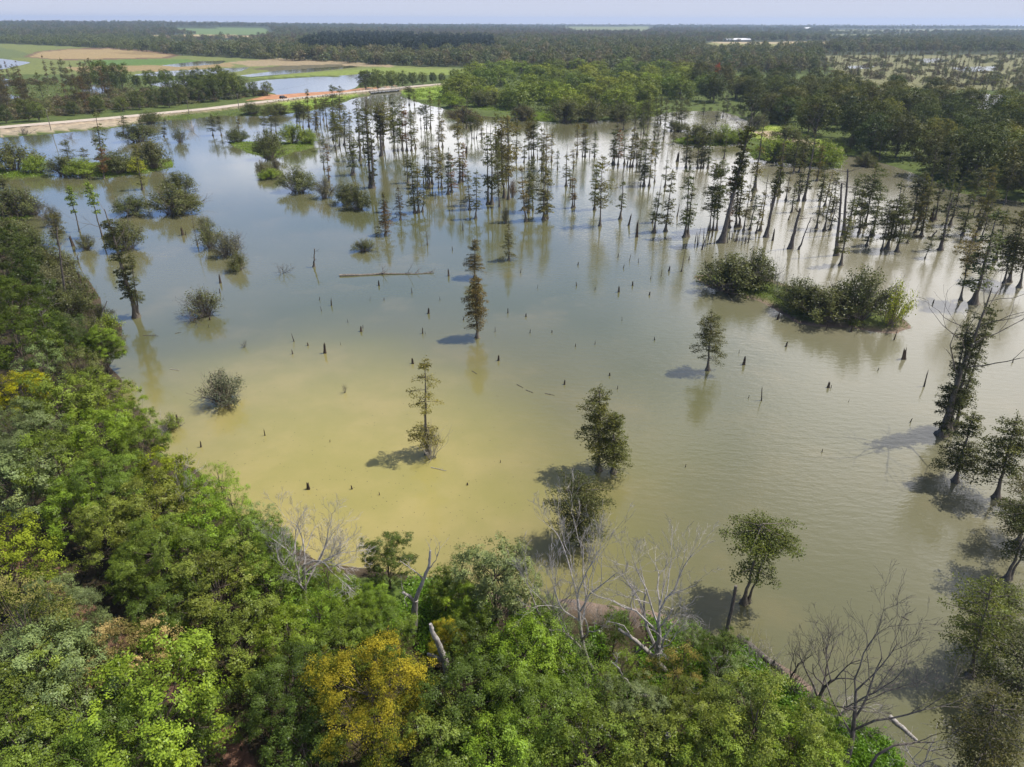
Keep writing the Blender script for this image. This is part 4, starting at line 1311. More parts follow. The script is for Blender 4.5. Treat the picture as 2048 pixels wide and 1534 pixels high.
# ------------------------------------------------------------------ shrubs in and around the water
OL, GY, BR, YG, DKS = (0.108, 0.120, 0.042), (0.115, 0.115, 0.060), (0.19, 0.25, 0.035), (0.25, 0.29, 0.03), (0.092, 0.108, 0.036)
SHRUBS = [  # base centre x,y, width px, height px, colour, dead stems too, label
    (596, 382, 78, 44, OL, 0, 'wide round olive shrub, biggest of the drowned row before the cypresses'), (650, 396, 46, 36, GY, 0, 'greyish shrub in the middle of the drowned row'),
    (692, 408, 56, 40, OL, 0, 'dark shrub next to the last of the drowned row'), (716, 418, 56, 42, DKS, 0, 'dark round shrub at the end of the drowned row'),
    (540, 318, 58, 52, OL, 0, 'tall round shrub at the tip of the bright green islet'), (585, 290, 62, 34, BR, 0, 'bright green leafy shrub on the grassy islet'),
    (618, 288, 40, 24, BR, 0, 'light green low shrub at the islet edge near the cypresses'), (475, 284, 48, 24, DKS, 0, 'dark low shrub at the near end of the grassy islet'),
    (524, 350, 26, 26, GY, 0, 'small grey tuft above the lime clump'), (541, 357, 46, 18, BR, 0, 'lime green low clump in the lake below the islet'), (551, 337, 22, 20, GY, 0, 'tiny grey shrub between islet and lime clump'),
    (278, 283, 70, 28, DKS, 0, 'dark wide shrub off the gravel bank'), (361, 285, 28, 26, OL, 0, 'small round shrub alone below the gravel road'), (302, 247, 40, 20, OL, 0, 'shrub on the rubble bank under the road'),
    (362, 386, 62, 36, OL, 0, 'shrub with dead twigs just behind the large bushy one'), (349, 426, 96, 48, OL, 1, 'large bushy shrub on a mossy base in the side channel'), (266, 428, 66, 32, DKS, 0, 'flat dark shrub beside the large bushy one'),
    (410, 460, 40, 24, OL, 0, 'first and smallest shrub of the short slanting line'), (420, 496, 58, 44, OL, 0, 'mossy footed shrub of the short slanting line'), (456, 512, 56, 46, GY, 1, 'half dead purplish shrub of the short slanting line'),
    (479, 541, 48, 34, OL, 0, 'last round shrub of the short slanting line'), (256, 498, 68, 50, OL, 1, 'round shrub behind the tall leaning cypress'), (173, 498, 36, 26, OL, 1, 'thin shrub between two pale saplings'),
    (411, 630, 74, 50, OL, 1, 'round shrub with fallen twigs around it in shallow water'), (446, 806, 92, 64, (0.095, 0.105, 0.062), 1, 'large grey green shrub alone in yellow shallows'), (731, 502, 56, 22, OL, 1, 'sparse drowned bush beyond the long floating log'),
    (344, 858, 44, 30, BR, 1, 'small leafy shrub growing around a rotten stump'),
    (30, 342, 90, 42, OL, 0, 'broad shrub on the outer islet by the frame edge'), (75, 347, 44, 28, BR, 1, 'light green shrub at the tip of the outer islet'), (38, 434, 90, 44, OL, 1, 'large shrub on the low islet by the frame edge'),
    (-10, 436, 70, 50, OL, 0, 'shrub cut by the frame edge on the low islet'), (68, 430, 40, 28, GY, 1, 'leafless looking shrub ending the low islet'), (130, 349, 60, 30, DKS, 0, 'dark shrub at the outer end of the leafy islet'),
    (168, 352, 60, 28, BR, 0, 'yellow green shrub in front of the leafy islet'), (236, 348, 62, 36, OL, 0, 'middling shrub in the heart of the leafy islet'), (308, 338, 66, 48, OL, 0, 'big olive shrub at the lakeward end of the leafy islet'),
    (272, 346, 44, 24, YG, 0, 'lime shrub at the foot of the leafy islet'), (110, 452, 30, 34, GY, 1, 'thin grey shrub by the bare sapling'),
    (1455, 580, 134, 66, OL, 1, 'big dark shrub at the tip of the bushy island'), (1506, 577, 76, 70, OL, 1, 'tall twiggy shrub beside the island tip'), (1590, 622, 84, 62, OL, 1, 'mixed shrub in the middle of the bushy island'),
    (1645, 643, 126, 60, OL, 1, 'widest dark shrub on the bushy island'), (1712, 640, 106, 92, DKS, 1, 'tallest shrub on the bushy island with rusty top'), (1778, 652, 72, 78, YG, 0, 'yellow green shrub at the mud end of the bushy island'),
    (1400, 289, 84, 36, OL, 0, 'round shrub on the small far islet'), (1445, 287, 56, 30, BR, 0, 'light green shrub on the small far islet'), (1474, 287, 40, 26, BR, 0, 'low green clump ending the small far islet'),
    (1545, 322, 90, 40, BR, 0, 'broad light shrub at the water side of the green spit'), (1600, 328, 76, 42, OL, 0, 'olive shrub next along the green spit'), (1650, 332, 66, 40, BR, 0, 'rounded shrub at the end of the green spit'),
    (1570, 290, 60, 30, OL, 0, 'shrub in the middle of the green spit'), (1515, 262, 40, 28, GY, 0, 'grey shrub where the spit leaves the wood'), (1554, 250, 52, 26, OL, 0, 'low shrub under the dark wood'),
    (1699, 300, 22, 20, GY, 0, 'small pale grey bush alone in the back channel'), (1728, 332, 40, 22, OL, 1, 'sparse shrub in the back channel'), (1355, 262, 46, 18, DKS, 0, 'dark low bush off the far bank'),
    (1130, 244, 78, 40, OL, 0, 'big rounded willow bush on the far bank'), (1185, 243, 70, 38, OL, 0, 'second rounded willow bush on the far bank'), (1240, 241, 64, 32, DKS, 0, 'darker willow bush on the far bank'), (1292, 238, 60, 32, BR, 0, 'light willow bush where the far bank bends'),
    (905, 216, 52, 26, BR, 0, 'round light bush by the grassy tongue'), (962, 216, 54, 30, OL, 0, 'dark round bush above the grassy tongue'), (985, 212, 40, 24, OL, 0, 'bush behind the dark round one'), (925, 243, 66, 26, (0.10, 0.085, 0.045), 1, 'brownish bush standing in water off the grassy tongue'),
    (1046, 240, 54, 26, (0.095, 0.085, 0.042), 0, 'brownish bush at the corner of the far bank'), (1012, 446, 16, 32, GY, 1, 'dead looking bush on a stump below the crowded rank'), (1025, 394, 18, 34, (0.14, 0.09, 0.04), 0, 'rusty bush at the feet of the crowded rank'),
    (30, 505, 80, 54, DKS, 0, 'dark bush at the frame edge where the wooded bank begins'), (78, 522, 72, 48, DKS, 0, 'dark bush second along the wooded bank'), (118, 552, 64, 42, OL, 0, 'olive bush third along the wooded bank'),
    (104, 590, 84, 48, GY, 1, 'grey brown brush pile like bush inside the wooded bank'), (152, 580, 52, 34, OL, 0, 'low bush by the dark stub on the wooded bank'), (172, 612, 64, 42, DKS, 0, 'dark bush before the pale leaning stick'),
    (140, 640, 80, 50, DKS, 1, 'twiggy dark bush behind the pale leaning stick'), (205, 640, 44, 26, OL, 0, 'small bush by the foot of the pale leaning stick'), (222, 668, 56, 34, BR, 0, 'bright green bush at the corner of the wooded bank'),
    (185, 680, 60, 40, OL, 1, 'half bare bush above the floating grass mats'), (60, 560, 80, 50, DKS, 0, 'broad dark bush deep in the wooded bank'), (238, 690, 30, 20, GY, 1, 'thin bush leaning into the yellow shallows'),
    (555, 228, 56, 17, OL, 1, 'olive bush on the bank below the guardrail'), (604, 224, 40, 14, BR, 0, 'light bush on the bank below the guardrail'), (505, 230, 44, 20, DKS, 0, 'dark bush at the bank by the pole'),
]
for n_, (bx, by, wp, hp, col, dead, lab) in enumerate(SHRUBS):
    b = P(bx, by)
    b[2] = max(0.0, float(ground_z(b[0], b[1])[0][0]))
    dist = float(np.linalg.norm(b - np.array([0, 0, CAMH])))
    rpx = F / dist
    rad_, hh = wp / 2 / rpx, hp / rpx * 0.92
    key = 'SB' if rad_ > 3.6 else 'SH'
    tme, cme, hm = LIB[key][n_ % len(LIB[key])]
    e = empty('shrub', lab, 'shrub', 'shrubs of the lake')
    part('stems', tme, e)
    part('foliage', cme, e, jitter(col, .08))
    if dead:
        dme, dh = LIB['DB'][n_ % 4]
        k = part('dead_stems', dme, e)
        s0 = (3.6 if key == 'SB' else 2.3) / 1.75
        k.scale = (s0, s0, s0 * 0.85)
        k['label'] = 'leafless grey stems around the foliage'
    e.location = b
    base_r = 3.6 if key == 'SB' else 2.3
    e.scale = (rad_ / base_r, rad_ / base_r, hh / hm)
    e.rotation_euler = (0, 0, _pr.uniform(0, 6.28))

DEAD_BUSHES = [(565, 546, 40, 24, 0, 'low bare drowned bush in blue water'), (690, 785, 18, 22, 0, 'tiny bare bush alone in the green shallows'), (489, 694, 16, 16, 0, 'very small bare bush near two stubs'),
               (864, 916, 62, 74, 1, 'pale dead shrub at the foot of the yellowing cypress'), (330, 866, 46, 34, 1, 'pile of pale dead branches beside the rotten stump'),
               (1553, 590, 30, 76, 1, 'bare grey sapling rising from the bushy island'), (470, 508, 50, 44, 0, 'purplish bare bush in the short slanting line'), (395, 640, 60, 18, 0, 'fallen twigs under the round shrub'),
               (90, 440, 40, 26, 0, 'bare twigs in the side channel'), (1800, 645, 20, 26, 0, 'row of bare sticks at the mud end of the island'), (660, 258, 30, 10, 0, 'low bare tangle near the far trees'), (385, 262, 40, 16, 1, 'pale bare tangle below the gravel road'),
               (140, 277, 34, 14, 0, 'bare bush off the rubble bank'), (52, 270, 40, 14, 0, 'bare brown bush at the rubble bank corner'), (1272, 472, 10, 18, 0, 'stub with bare twigs in mid lake')]
for n_, (bx, by, wp, hp, pale, lab) in enumerate(DEAD_BUSHES):
    b = P(bx, by)
    rpx = F / float(np.linalg.norm(b - np.array([0, 0, CAMH])))
    me, hm = LIB['DG' if pale else 'DB'][n_ % 4]
    o = solo('dead_shrub', me, lab, 'shrub', 'dead shrubs of the lake')
    o.location = b
    o.scale = (wp / 2 / rpx / 1.9, wp / 2 / rpx / 1.9, hp / rpx * .95 / hm / 1.2)
    o.rotation_euler = (0, 0, _pr.uniform(0, 6.28))

# ------------------------------------------------------------------ stumps, knees, logs
STUMPS = {
    'in the green shallows': [(758, 571, 9), (824, 586, 9), (441, 566, 14), (650, 706, 19), (588, 683, 14), (663, 611, 12), (643, 622, 8), (639, 600, 6), (740, 600, 6), (768, 600, 5),
                              (857, 627, 11), (845, 667, 11), (851, 668, 5), (722, 663, 9), (726, 656, 6), (826, 727, 10), (585, 708, 8), (616, 691, 6), (696, 645, 6)],
    'in the yellow shallows': [(530, 871, 12), (402, 894, 11), (617, 978, 13), (704, 978, 8), (759, 990, 6), (660, 884, 5), (1001, 925, 6), (935, 970, 5), (681, 690, 5), (880, 600, 6), (355, 846, 16)],
    'in calm water around the two cypresses in line': [(897, 552, 13), (926, 461, 14), (990, 664, 9), (997, 721, 11), (1016, 626, 8), (1052, 633, 6), (1075, 576, 6), (1041, 546, 8), (927, 640, 5), (1060, 666, 7), (1104, 665, 5), (1153, 572, 7), (960, 520, 5), (905, 500, 6)],
    'in mid water before the ranks': [(1237, 584, 11), (1259, 521, 11), (1247, 536, 7), (1322, 553, 11), (1338, 542, 9), (1265, 571, 8), (1301, 558, 6), (1277, 525, 7), (1236, 515, 8), (1156, 530, 6), (1273, 474, 26), (1190, 580, 5), (1299, 590, 6), (1378, 520, 7)],
    'in the grey water before the twin cypress': [(1129, 769, 9), (1219, 751, 6), (1235, 778, 7), (1151, 693, 6), (1190, 689, 7), (1244, 641, 7), (1371, 934, 6), (1309, 680, 6), (1487, 729, 15), (1572, 693, 9), (1523, 801, 22), (1497, 796, 6), (1478, 706, 6)],
    'in pale rippled water off the island': [(1656, 775, 10), (1662, 776, 6), (1848, 773, 24), (1807, 718, 19), (1821, 844, 8), (1788, 680, 15), (1702, 663, 11), (1652, 661, 11), (1555, 639, 13), (1644, 904, 6), (1756, 741, 5), (1866, 606, 6), (2025, 725, 6), (1697, 804, 5)],
    'among the ranks': [(1355, 323, 15), (1354, 433, 18), (1257, 451, 18), (870, 399, 12), (933, 306, 11), (1028, 311, 11), (847, 366, 9), (855, 366, 6), (1179, 313, 14), (1254, 331, 10), (1596, 436, 15), (1577, 440, 8), (1567, 500, 9), (1545, 481, 20), (1863, 443, 18), (1945, 434, 12), (1620, 465, 9)],
    'off the bushy bank': [(366, 470, 13), (146, 492, 17), (168, 593, 34), (157, 528, 12), (420, 640, 8), (418, 655, 6), (440, 586, 7), (372, 470, 6)],
}
_knee = np.random.default_rng(9)
STUMPS['in the knee patch before the leaning giant'] = [(1391 + k * 3.2 + _knee.normal(0, 1), 482 + _knee.normal(0, 7), _knee.uniform(9, 19)) for k in range(13)]
STUMPS['in the knee patch beside the leaning giant'] = [(1455 + k * 4 + _knee.normal(0, 1.4), 486 + _knee.normal(0, 10), _knee.uniform(8, 16)) for k in range(11)]
STUMPS['in the far knee patch'] = [(773 + k * 3.4 + _knee.normal(0, .8), 313 + _knee.normal(0, 2.5), _knee.uniform(5, 9)) for k in range(9)]
SM = [stump(500 + k, 1.0, (0.34, 0.24, 0.16, 0.42, 0.2, 0.12)[k], (0.25, 0.45, 0.5, 0.3, 0.2, 0.4)[k]).mesh('stump', MAT['stump']) for k in range(6)]
for zone_name, lst in STUMPS.items():
    lst = sorted(lst)
    for n_, (bx, by, hp) in enumerate(lst):
        b = P(bx, by)
        mpp = float(np.linalg.norm(b - np.array([0, 0, CAMH]))) / F
        hh = hp * mpp
        knee_ = 'knee' in zone_name
        nth = ORD[n_] + ' from left'
        size = 'tall' if hh > 1.1 else ('small' if hh < 0.55 else 'dark')
        o = solo('cypress_knee' if knee_ else 'tree_stump', SM[2 + 3 * (n_ % 2) if knee_ else n_ % 6], f"{size} {'cypress knee' if knee_ else 'broken stump'} {zone_name}, {nth}", 'stump', 'stumps ' + zone_name)
        o.location = b
        wx_ = max(hh * (1.0 if hh < 1 else 0.75), 0.35)
        o.scale = (wx_, wx_, hh)
        o.rotation_euler = (_pr.uniform(-.14, .14), _pr.uniform(-.14, .14), _pr.uniform(0, 6.28))


def log_thing(name, label, cat, a, c, r0, r1, twigs, seed, mat='dead_dark', z=0.06, group=None):
    rng = np.random.default_rng(seed)
    p0, p1 = P(*a), P(*c)
    if len(a) == 2:
        p0[2] = p1[2] = z
    n = 10
    tt = np.linspace(0, 1, n)[:, None]
    pth = p0 + (p1 - p0) * tt
    L = np.linalg.norm(p1 - p0)
    pth[1:-1] += rng.normal(0, .012 * L, (n - 2, 3)) * np.array([1, 1, .15])
    e = empty(name, label, cat, group, p0)
    tm = MB()
    tm.tube(pth - p0, np.linspace(r0, r1, n), 9, cap=True, flute=.1)
    part('trunk', tm.mesh('log_trunk', MAT[mat], True), e)
    if twigs:
        for k in range(twigs):
            f = rng.uniform(.35, .97)
            q = p0 + (p1 - p0) * f
            dv = unit(unit(p1 - p0) * .8 + np.array([rng.normal(0, .5), rng.normal(0, .7), rng.uniform(0.1, .9)]))
            bm = MB()
            limb(bm, rng, q - p0, dv, L * rng.uniform(.05, .14), r1 * .7 + .01, 1, 0, .7, 4, (1, 3), .007, .25)
            part('branch', bm.mesh('log_branch', MAT[mat]), e)
    return e


log_thing('floating_log', 'long pale floating log with twigs at its thin end', 'log', (679, 552), (868, 546), .30, .06, 16, 601, 'grey_wood', .08)
log_thing('fallen_log', 'dark fallen trunk at the water edge beside the leaning post', 'log', (1476, 1274, 0.25), (1562, 1342, 0.35), .35, .22, 3, 602, 'dead_dark')
log_thing('floating_log', 'grey split log half afloat near the fallen twigs', 'log', (1779, 1434), (1834, 1482), .2, .1, 0, 603, 'dead', .05)
log_thing('floating_log', 'thin stick floating alone in muddy shallows', 'log', (1803, 1233), (1818, 1241), .06, .03, 0, 604, 'dead_dark', .02)
for n_, (x0, x1, y) in enumerate(((1811, 1820, 472), (1832, 1843, 474), (1856, 1865, 476))):
    log_thing('floating_log', f'dark block of wood afloat behind the island, {ORD[n_]} of three in a line', 'log', (x0, y), (x1, y + .4), .32, .28, 0, 605 + n_, 'stump', .15, 'blocks afloat in a line')
for n_, (a, c, lab) in enumerate((((1034, 769), (1046, 776), 'twisted twig poking out of grey water, first of a broken line'), ((1052, 780), (1066, 786), 'twigs sticking up in grey water, second of a broken line'),
                                  ((1090, 787), (1109, 791), 'low curved twig in grey water, last of a broken line'), ((286, 671), (318, 672), 'dark floating stick off the leafy bank'),
                                  ((350, 667), (362, 665), 'short floating stick right of the dark one'), ((340, 738), (358, 741), 'pale bent twig in shallow water'), ((944, 742), (954, 748), 'little floating twig near the tall yellowing cypress'),
                                  ((862, 935), (893, 942), 'bent pale branch lying in water by the dead shrub'), ((1700, 596), (1716, 604), 'stick lying off the island mud'))):
    log_thing('floating_branch', lab, 'branch', a, c, .05, .02, 4, 620 + n_, 'dead' if 'pale' in lab else 'dead_dark', .03, 'floating twigs')

rng = np.random.default_rng(33)
mb = MB()
n = 520
qx, qy = rng.uniform(330, 1060, n), 1150 - rng.gamma(2.0, 110, n)
k = (qy > 620) & (qy < 1130)
c = P(qx[k], qy[k])
sok = shore(c[:, 0], c[:, 1]) < -2
c = c[sok]
c[:, 2] = 0.012
mb.leaves(c, np.tile([0, 0, 1.], (len(c), 1)), 0.14, rng, np.full(len(c), .3), np.full(len(c), .5), .6)
setting('floating_leaves', mb.mesh('floating_leaves', MAT['stump'], False, False), 'stuff')

for n_, (bx, by, wp, hp) in enumerate(((1085, 1232, 40, 34), (1122, 1246, 46, 44), (1206, 1248, 50, 46), (1256, 1256, 54, 44), (1352, 1270, 60, 50), (1400, 1296, 50, 46), (1447, 1306, 44, 36), (1502, 1318, 60, 40),
                                           (1542, 1352, 64, 44), (1588, 1392, 70, 50), (1634, 1420, 64, 44), (1668, 1452, 64, 46), (1720, 1478, 60, 40))):
    b = P(bx, by, .3)
    rpx = F / float(np.linalg.norm(b - np.array([0, 0, CAMH])))
    me, hm = LIB['DG' if n_ % 3 else 'DB'][n_ % 4]
    o = solo('dead_shrub', me, f"grey dead brush along the muddy near shore, {ORD[n_]} from left", 'shrub', 'dead brush of the near shore')
    o.location = b
    o.scale = (wp / 2 / rpx / 1.5, wp / 2 / rpx / 1.5, hp / rpx / hm / .95)
    o.rotation_euler = (0, 0, n_ * 1.3)

# ------------------------------------------------------------------ ground cover
def cover(name, polys, n, cards, size, height, col, seed, water_ok=False, spread=0.35, clear=None):
    rng = np.random.default_rng(seed)
    mb = MB()
    for poly in polys:
        a = np.array(poly, float)
        lo, hi = a.min(0), a.max(0)
        q = rng.uniform(lo, hi, (int(n), 2))
        q = q[inside(a, q[:, 0], q[:, 1])]
        if name == 'forest_undergrowth':
            q = q[~inside(np.array(PATH, float), q[:, 0], q[:, 1])]
        c = P(q[:, 0], q[:, 1])
        z, s, _ = ground_z(c[:, 0], c[:, 1])
        k = (s > 0.15) if not water_ok else np.ones(len(s), bool)
        clump = wob(c[:, 0] * 3, c[:, 1] * 3)
        k &= clump > -0.35
        c, z, clump = c[k], np.maximum(z[k], 0), clump[k]
        c[:, 2] = z
        m = np.repeat(np.arange(len(c)), cards)
        hgt = height * (0.6 + 0.5 * np.clip(clump, 0, 1.2)) * rng.uniform(.6, 1.3, len(c))
        p = c[m] + rng.normal(0, spread, (len(m), 3)) * np.array([1, 1, 0])
        p[:, 2] += np.abs(rng.normal(.55, .35, len(m))) * hgt[m]
        nrm = rng.normal(0, .7, (len(m), 3)) + np.array([0, 0, .6])
        mb.leaves(p, nrm, size, rng, np.clip(rng.normal(.5, .12, len(c))[m] + rng.normal(0, .16, len(m)), 0, 1), np.clip(rng.normal(.05, .2, len(c))[m], 0, 1), .35)
    o = setting(name, mb.mesh(name, MAT['grass']), 'stuff')
    o.color = (*col, 1)
    return o


cover('green_undergrowth', [[(600, 1150), (700, 1150), (880, 1168), (960, 1180), (1010, 1260), (1010, 1330), (900, 1330), (760, 1320), (640, 1290), (560, 1240)]], 5200, 7, .26, 1.0, (0.16, 0.29, 0.028), 41, spread=.3)
cover('near_grass', [[(1440, 1310), (1520, 1330), (1600, 1400), (1600, 1440), (1530, 1420), (1450, 1370)], [(1650, 1455), (1720, 1450), (1770, 1490), (1800, 1545), (1680, 1560)], [(1000, 1196), (1150, 1222), (1300, 1236), (1420, 1272), (1430, 1420), (1180, 1420), (1000, 1300)], [(1420, 1270), (1520, 1320), (1640, 1412), (1740, 1478), (1700, 1500), (1560, 1390), (1430, 1330)]], 3800, 10, .26, .7, (0.145, 0.27, 0.024), 42, spread=.22)
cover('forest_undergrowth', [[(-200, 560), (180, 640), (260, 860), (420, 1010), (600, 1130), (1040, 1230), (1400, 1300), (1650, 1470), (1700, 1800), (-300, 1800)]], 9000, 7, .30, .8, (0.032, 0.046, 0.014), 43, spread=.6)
cover('bank_grass', [[(60, 470), (160, 530), (210, 600), (250, 660), (225, 740), (170, 700), (120, 590), (40, 510)]], 5000, 10, .28, .7, (0.085, 0.125, 0.030), 44)
cover('islet_grass', [[(455, 280), (640, 280), (632, 300), (545, 322), (470, 297)], [(110, 334), (346, 318), (346, 338), (220, 358), (120, 352)], [(-120, 332), (104, 344), (90, 356), (-120, 364)], [(-120, 414), (74, 424), (52, 442), (-120, 448)], [(1335, 270), (1490, 270), (1490, 290), (1440, 294), (1370, 292)]], 2200, 6, .5, .5, (0.19, 0.28, 0.03), 45, spread=.6)
cover('island_grass', [[(1380, 545), (1420, 575), (1520, 604), (1600, 645), (1740, 664), (1818, 660), (1800, 634), (1650, 588), (1500, 543), (1440, 538)]], 2600, 8, .30, .5, (0.12, 0.18, 0.03), 46, spread=.45)
cover('marsh_grass', [[(1480, 240), (1580, 258), (1680, 290), (1760, 322), (1700, 338), (1500, 320), (1478, 280)], [(850, 196), (960, 222), (1060, 236), (1060, 224), (960, 208), (890, 196)], [(1040, 225), (1110, 225), (1110, 244), (1040, 240)]], 3000, 5, .7, .5, (0.21, 0.29, 0.045), 47, spread=.8)
cover('verge_grass', [[(300, 236), (440, 225), (540, 208), (660, 195), (720, 190), (650, 216), (560, 230), (440, 234), (300, 243)], [(0, 240), (240, 222), (430, 203), (530, 190), (560, 170), (430, 180), (200, 205), (0, 225)], [(800, 186), (900, 170), (930, 190), (900, 212), (850, 208)]], 3200, 5, .8, .6, (0.16, 0.22, 0.04), 48, spread=.9)
cover('water_weed', [[(1372, 226), (1475, 238), (1486, 262), (1420, 268), (1376, 262)], [(1330, 285), (1490, 290), (1470, 305), (1350, 300)], [(1690, 318), (1840, 352), (1900, 388), (1760, 345)], [(900, 224), (1000, 240), (990, 246), (910, 234)]], 1500, 3, .5, .05, (0.13, 0.14, 0.03), 49, True, .9)

cover('marsh_thicket', [[(-60, 176), (60, 166), (160, 166), (480, 158), (530, 176), (520, 192), (430, 204), (240, 224), (60, 240), (-60, 250)]], 4200, 7, 1.1, 2.4, (0.12, 0.12, 0.045), 51, spread=1.2)
cover('thicket_undergrowth', [[(1372, 206), (1440, 216), (1505, 240), (1600, 274), (1700, 306), (1800, 334), (1900, 374), (2048, 400), (2400, 436), (2400, 262), (2048, 240), (1900, 222), (1780, 204), (1640, 184), (1500, 164), (1400, 164)],
      [(888, 200), (960, 216), (1050, 228), (1120, 238), (1240, 238), (1330, 216), (1400, 202), (1420, 164), (1340, 142), (1180, 138), (1000, 146), (920, 158)]], 5200, 7, 1.0, 2.2, (0.085, 0.105, 0.034), 50, spread=1.1)

# ------------------------------------------------------------------ broadleaf trees
G1, G2, G3, G4 = (0.138, 0.198, 0.028), (0.178, 0.265, 0.028), (0.082, 0.122, 0.022), (0.165, 0.212, 0.080)
LYG, GOLD, TANO, OLV, YEL, BRZ = (0.225, 0.275, 0.025), (0.36, 0.295, 0.030), (0.38, 0.27, 0.11), (0.165, 0.205, 0.036), (0.36, 0.34, 0.016), (0.21, 0.20, 0.065)
NEAR = [  # crown centre x,y, radius px, colour, kind, label
    (745, 1415, 112, GOLD, 'B', 'large golden yellow tree, the brightest on the near bank'), (262, 1330, 72, TANO, 'B', 'tan orange tree peeping above a big green crown'),
    (60, 812, 50, YEL, 'B', 'bright yellow topped tree on the edge of the wooded bank'), (895, 1295, 38, GOLD, 'B', 'small gold leaved tree behind the broken grey trunk'),
    (1345, 1360, 62, (0.22, 0.17, 0.045), 'BA', 'sparse orange tinged tree among the bare grey trees'), (20, 1140, 74, LYG, 'B', 'yellow green tree at the frame edge above a brown path'),
    (55, 1270, 100, BRZ, 'BA', 'brownish olive feathery tree at the frame edge'), (330, 1420, 118, G2, 'B', 'biggest rich green maple like tree below the tan one'),
    (215, 890, 58, G2, 'B', 'bright green rounded tree in the middle of the wooded bank'), (335, 965, 56, LYG, 'B', 'lime topped tree by the yellow shallows'),
    (205, 690, 34, G2, 'B', 'small bright green tree at the water edge by floating grass mats'), (165, 740, 40, (0.15, 0.16, 0.05), 'BA', 'pale yellow tinged thin tree over the mud'),
    (90, 745, 44, G4, 'BA', 'grey green thin tree above the yellow topped tree'), (465, 1010, 46, G2, 'BA', 'tree with one arm stretched over the yellow water'),
    (775, 1120, 52, (0.085, 0.115, 0.024), 'B', 'rounded green tree at the grassy water edge'), (990, 1165, 86, G4, 'B', 'grey green tree reaching over the water beside the bare trees'),
    (752, 1222, 40, G2, 'B', 'low bright tree beside the pale forked snag'), (1045, 1335, 84, G2, 'B', 'light green tree just right of the broken grey trunk'),
    (1510, 1468, 104, OLV, 'B', 'olive green glossy tree on the bank near the curved bare tree'),
    (925, 1150, 52, G4, 'BA', ''), (1050, 1165, 50, G4, 'BA', ''), (890, 1185, 44, G1, 'B', ''), (545, 1118, 52, G1, 'B', ''), (655, 1165, 40, G1, 'BA', ''), (520, 1045, 40, G4, 'BA', ''), (440, 960, 40, G2, 'BA', ''), (205, 700, 30, G3, 'B', ''),
    (1230, 1265, 40, G3, 'BA', ''), (1370, 1290, 36, G4, 'BA', ''), (700, 1225, 44, G2, 'B', ''), (930, 1225, 50, G2, 'B', ''), (1090, 1230, 44, G4, 'BA', ''),
    (12, 522, 46, G3, 'B', ''), (60, 585, 44, G3, 'B', ''), (20, 620, 56, G1, 'B', ''), (90, 665, 46, G3, 'BA', ''), (140, 668, 34, G4, 'BA', ''), (35, 700, 60, G1, 'B', ''), (130, 690, 42, G3, 'B', ''),
    (120, 830, 66, G1, 'B', ''), (45, 890, 66, G4, 'B', ''), (200, 800, 48, G1, 'B', ''), (265, 845, 44, G2, 'B', ''), (115, 945, 70, G1, 'B', ''), (285, 905, 52, G1, 'B', ''), (30, 985, 70, G4, 'B', ''), (215, 985, 66, G1, 'B', ''),
    (315, 1035, 66, OLV, 'B', ''), (395, 1005, 52, G2, 'B', ''), (150, 1035, 56, G2, 'B', ''), (230, 1075, 62, OLV, 'B', ''), (415, 1080, 66, G2, 'B', ''), (330, 1120, 74, G1, 'B', ''), (490, 1095, 58, G1, 'B', ''),
    (280, 1150, 56, G1, 'B', ''), (430, 1190, 82, OLV, 'B', ''), (345, 1235, 66, G3, 'B', ''), (540, 1185, 62, G1, 'B', ''), (118, 1235, 60, G4, 'B', ''), (105, 1345, 84, G4, 'B', ''), (165, 1305, 58, G4, 'B', ''),
    (490, 1290, 80, OLV, 'B', ''), (575, 1290, 64, G2, 'B', ''), (640, 1245, 54, G2, 'BA', ''), (580, 1400, 82, (0.085, 0.13, 0.02), 'B', ''), (690, 1300, 56, G1, 'B', ''), (160, 1450, 92, G4, 'BA', ''), (25, 1430, 84, OLV, 'B', ''),
    (395, 1470, 60, G3, 'B', ''), (610, 1505, 74, G3, 'B', ''), (240, 1520, 90, G1, 'B', ''), (70, 1530, 84, G1, 'B', ''), (780, 1285, 60, G1, 'B', ''), (960, 1320, 66, G3, 'B', ''), (940, 1420, 92, G3, 'B', ''),
    (880, 1510, 84, OLV, 'B', ''), (1060, 1445, 96, G1, 'B', ''), (990, 1530, 84, G2, 'B', ''), (1180, 1400, 68, G1, 'BA', ''), (1170, 1500, 84, G1, 'B', ''), (1270, 1440, 66, G4, 'B', ''), (1290, 1525, 78, OLV, 'B', ''),
    (1390, 1470, 80, OLV, 'B', ''), (1400, 1540, 80, G1, 'B', ''), (1620, 1490, 66, G1, 'B', ''), (1580, 1545, 80, G2, 'B', ''), (1440, 1320, 46, G3, 'B', ''), (1470, 1385, 52, G4, 'BA', ''), (1120, 1300, 60, G4, 'BA', ''), (1240, 1350, 44, G2, 'BA', ''),
]
COLW = {G1: 'mid green', G2: 'fresh green', G3: 'dark green', G4: 'grey green', OLV: 'olive'}
plain = sorted([r_ for r_ in NEAR if not r_[5]], key=lambda r_: (round(r_[1] / 110), r_[0]))
rowno = {}
for r_ in plain:
    rowno.setdefault(round(r_[1] / 110), []).append(r_)
ROWW = {4: 'topmost tier of the near wood', 5: 'upper tier of the near wood', 6: 'second tier of the near wood', 7: 'tier at the yellow tree', 8: 'tier just below the yellow tree', 9: 'tier along the yellow shallows', 10: 'tier above the brown path',
        11: 'tier level with the pale bare tree', 12: 'tier above the golden tree', 13: 'tier around the golden tree', 14: 'lowest tier of the near wood'}


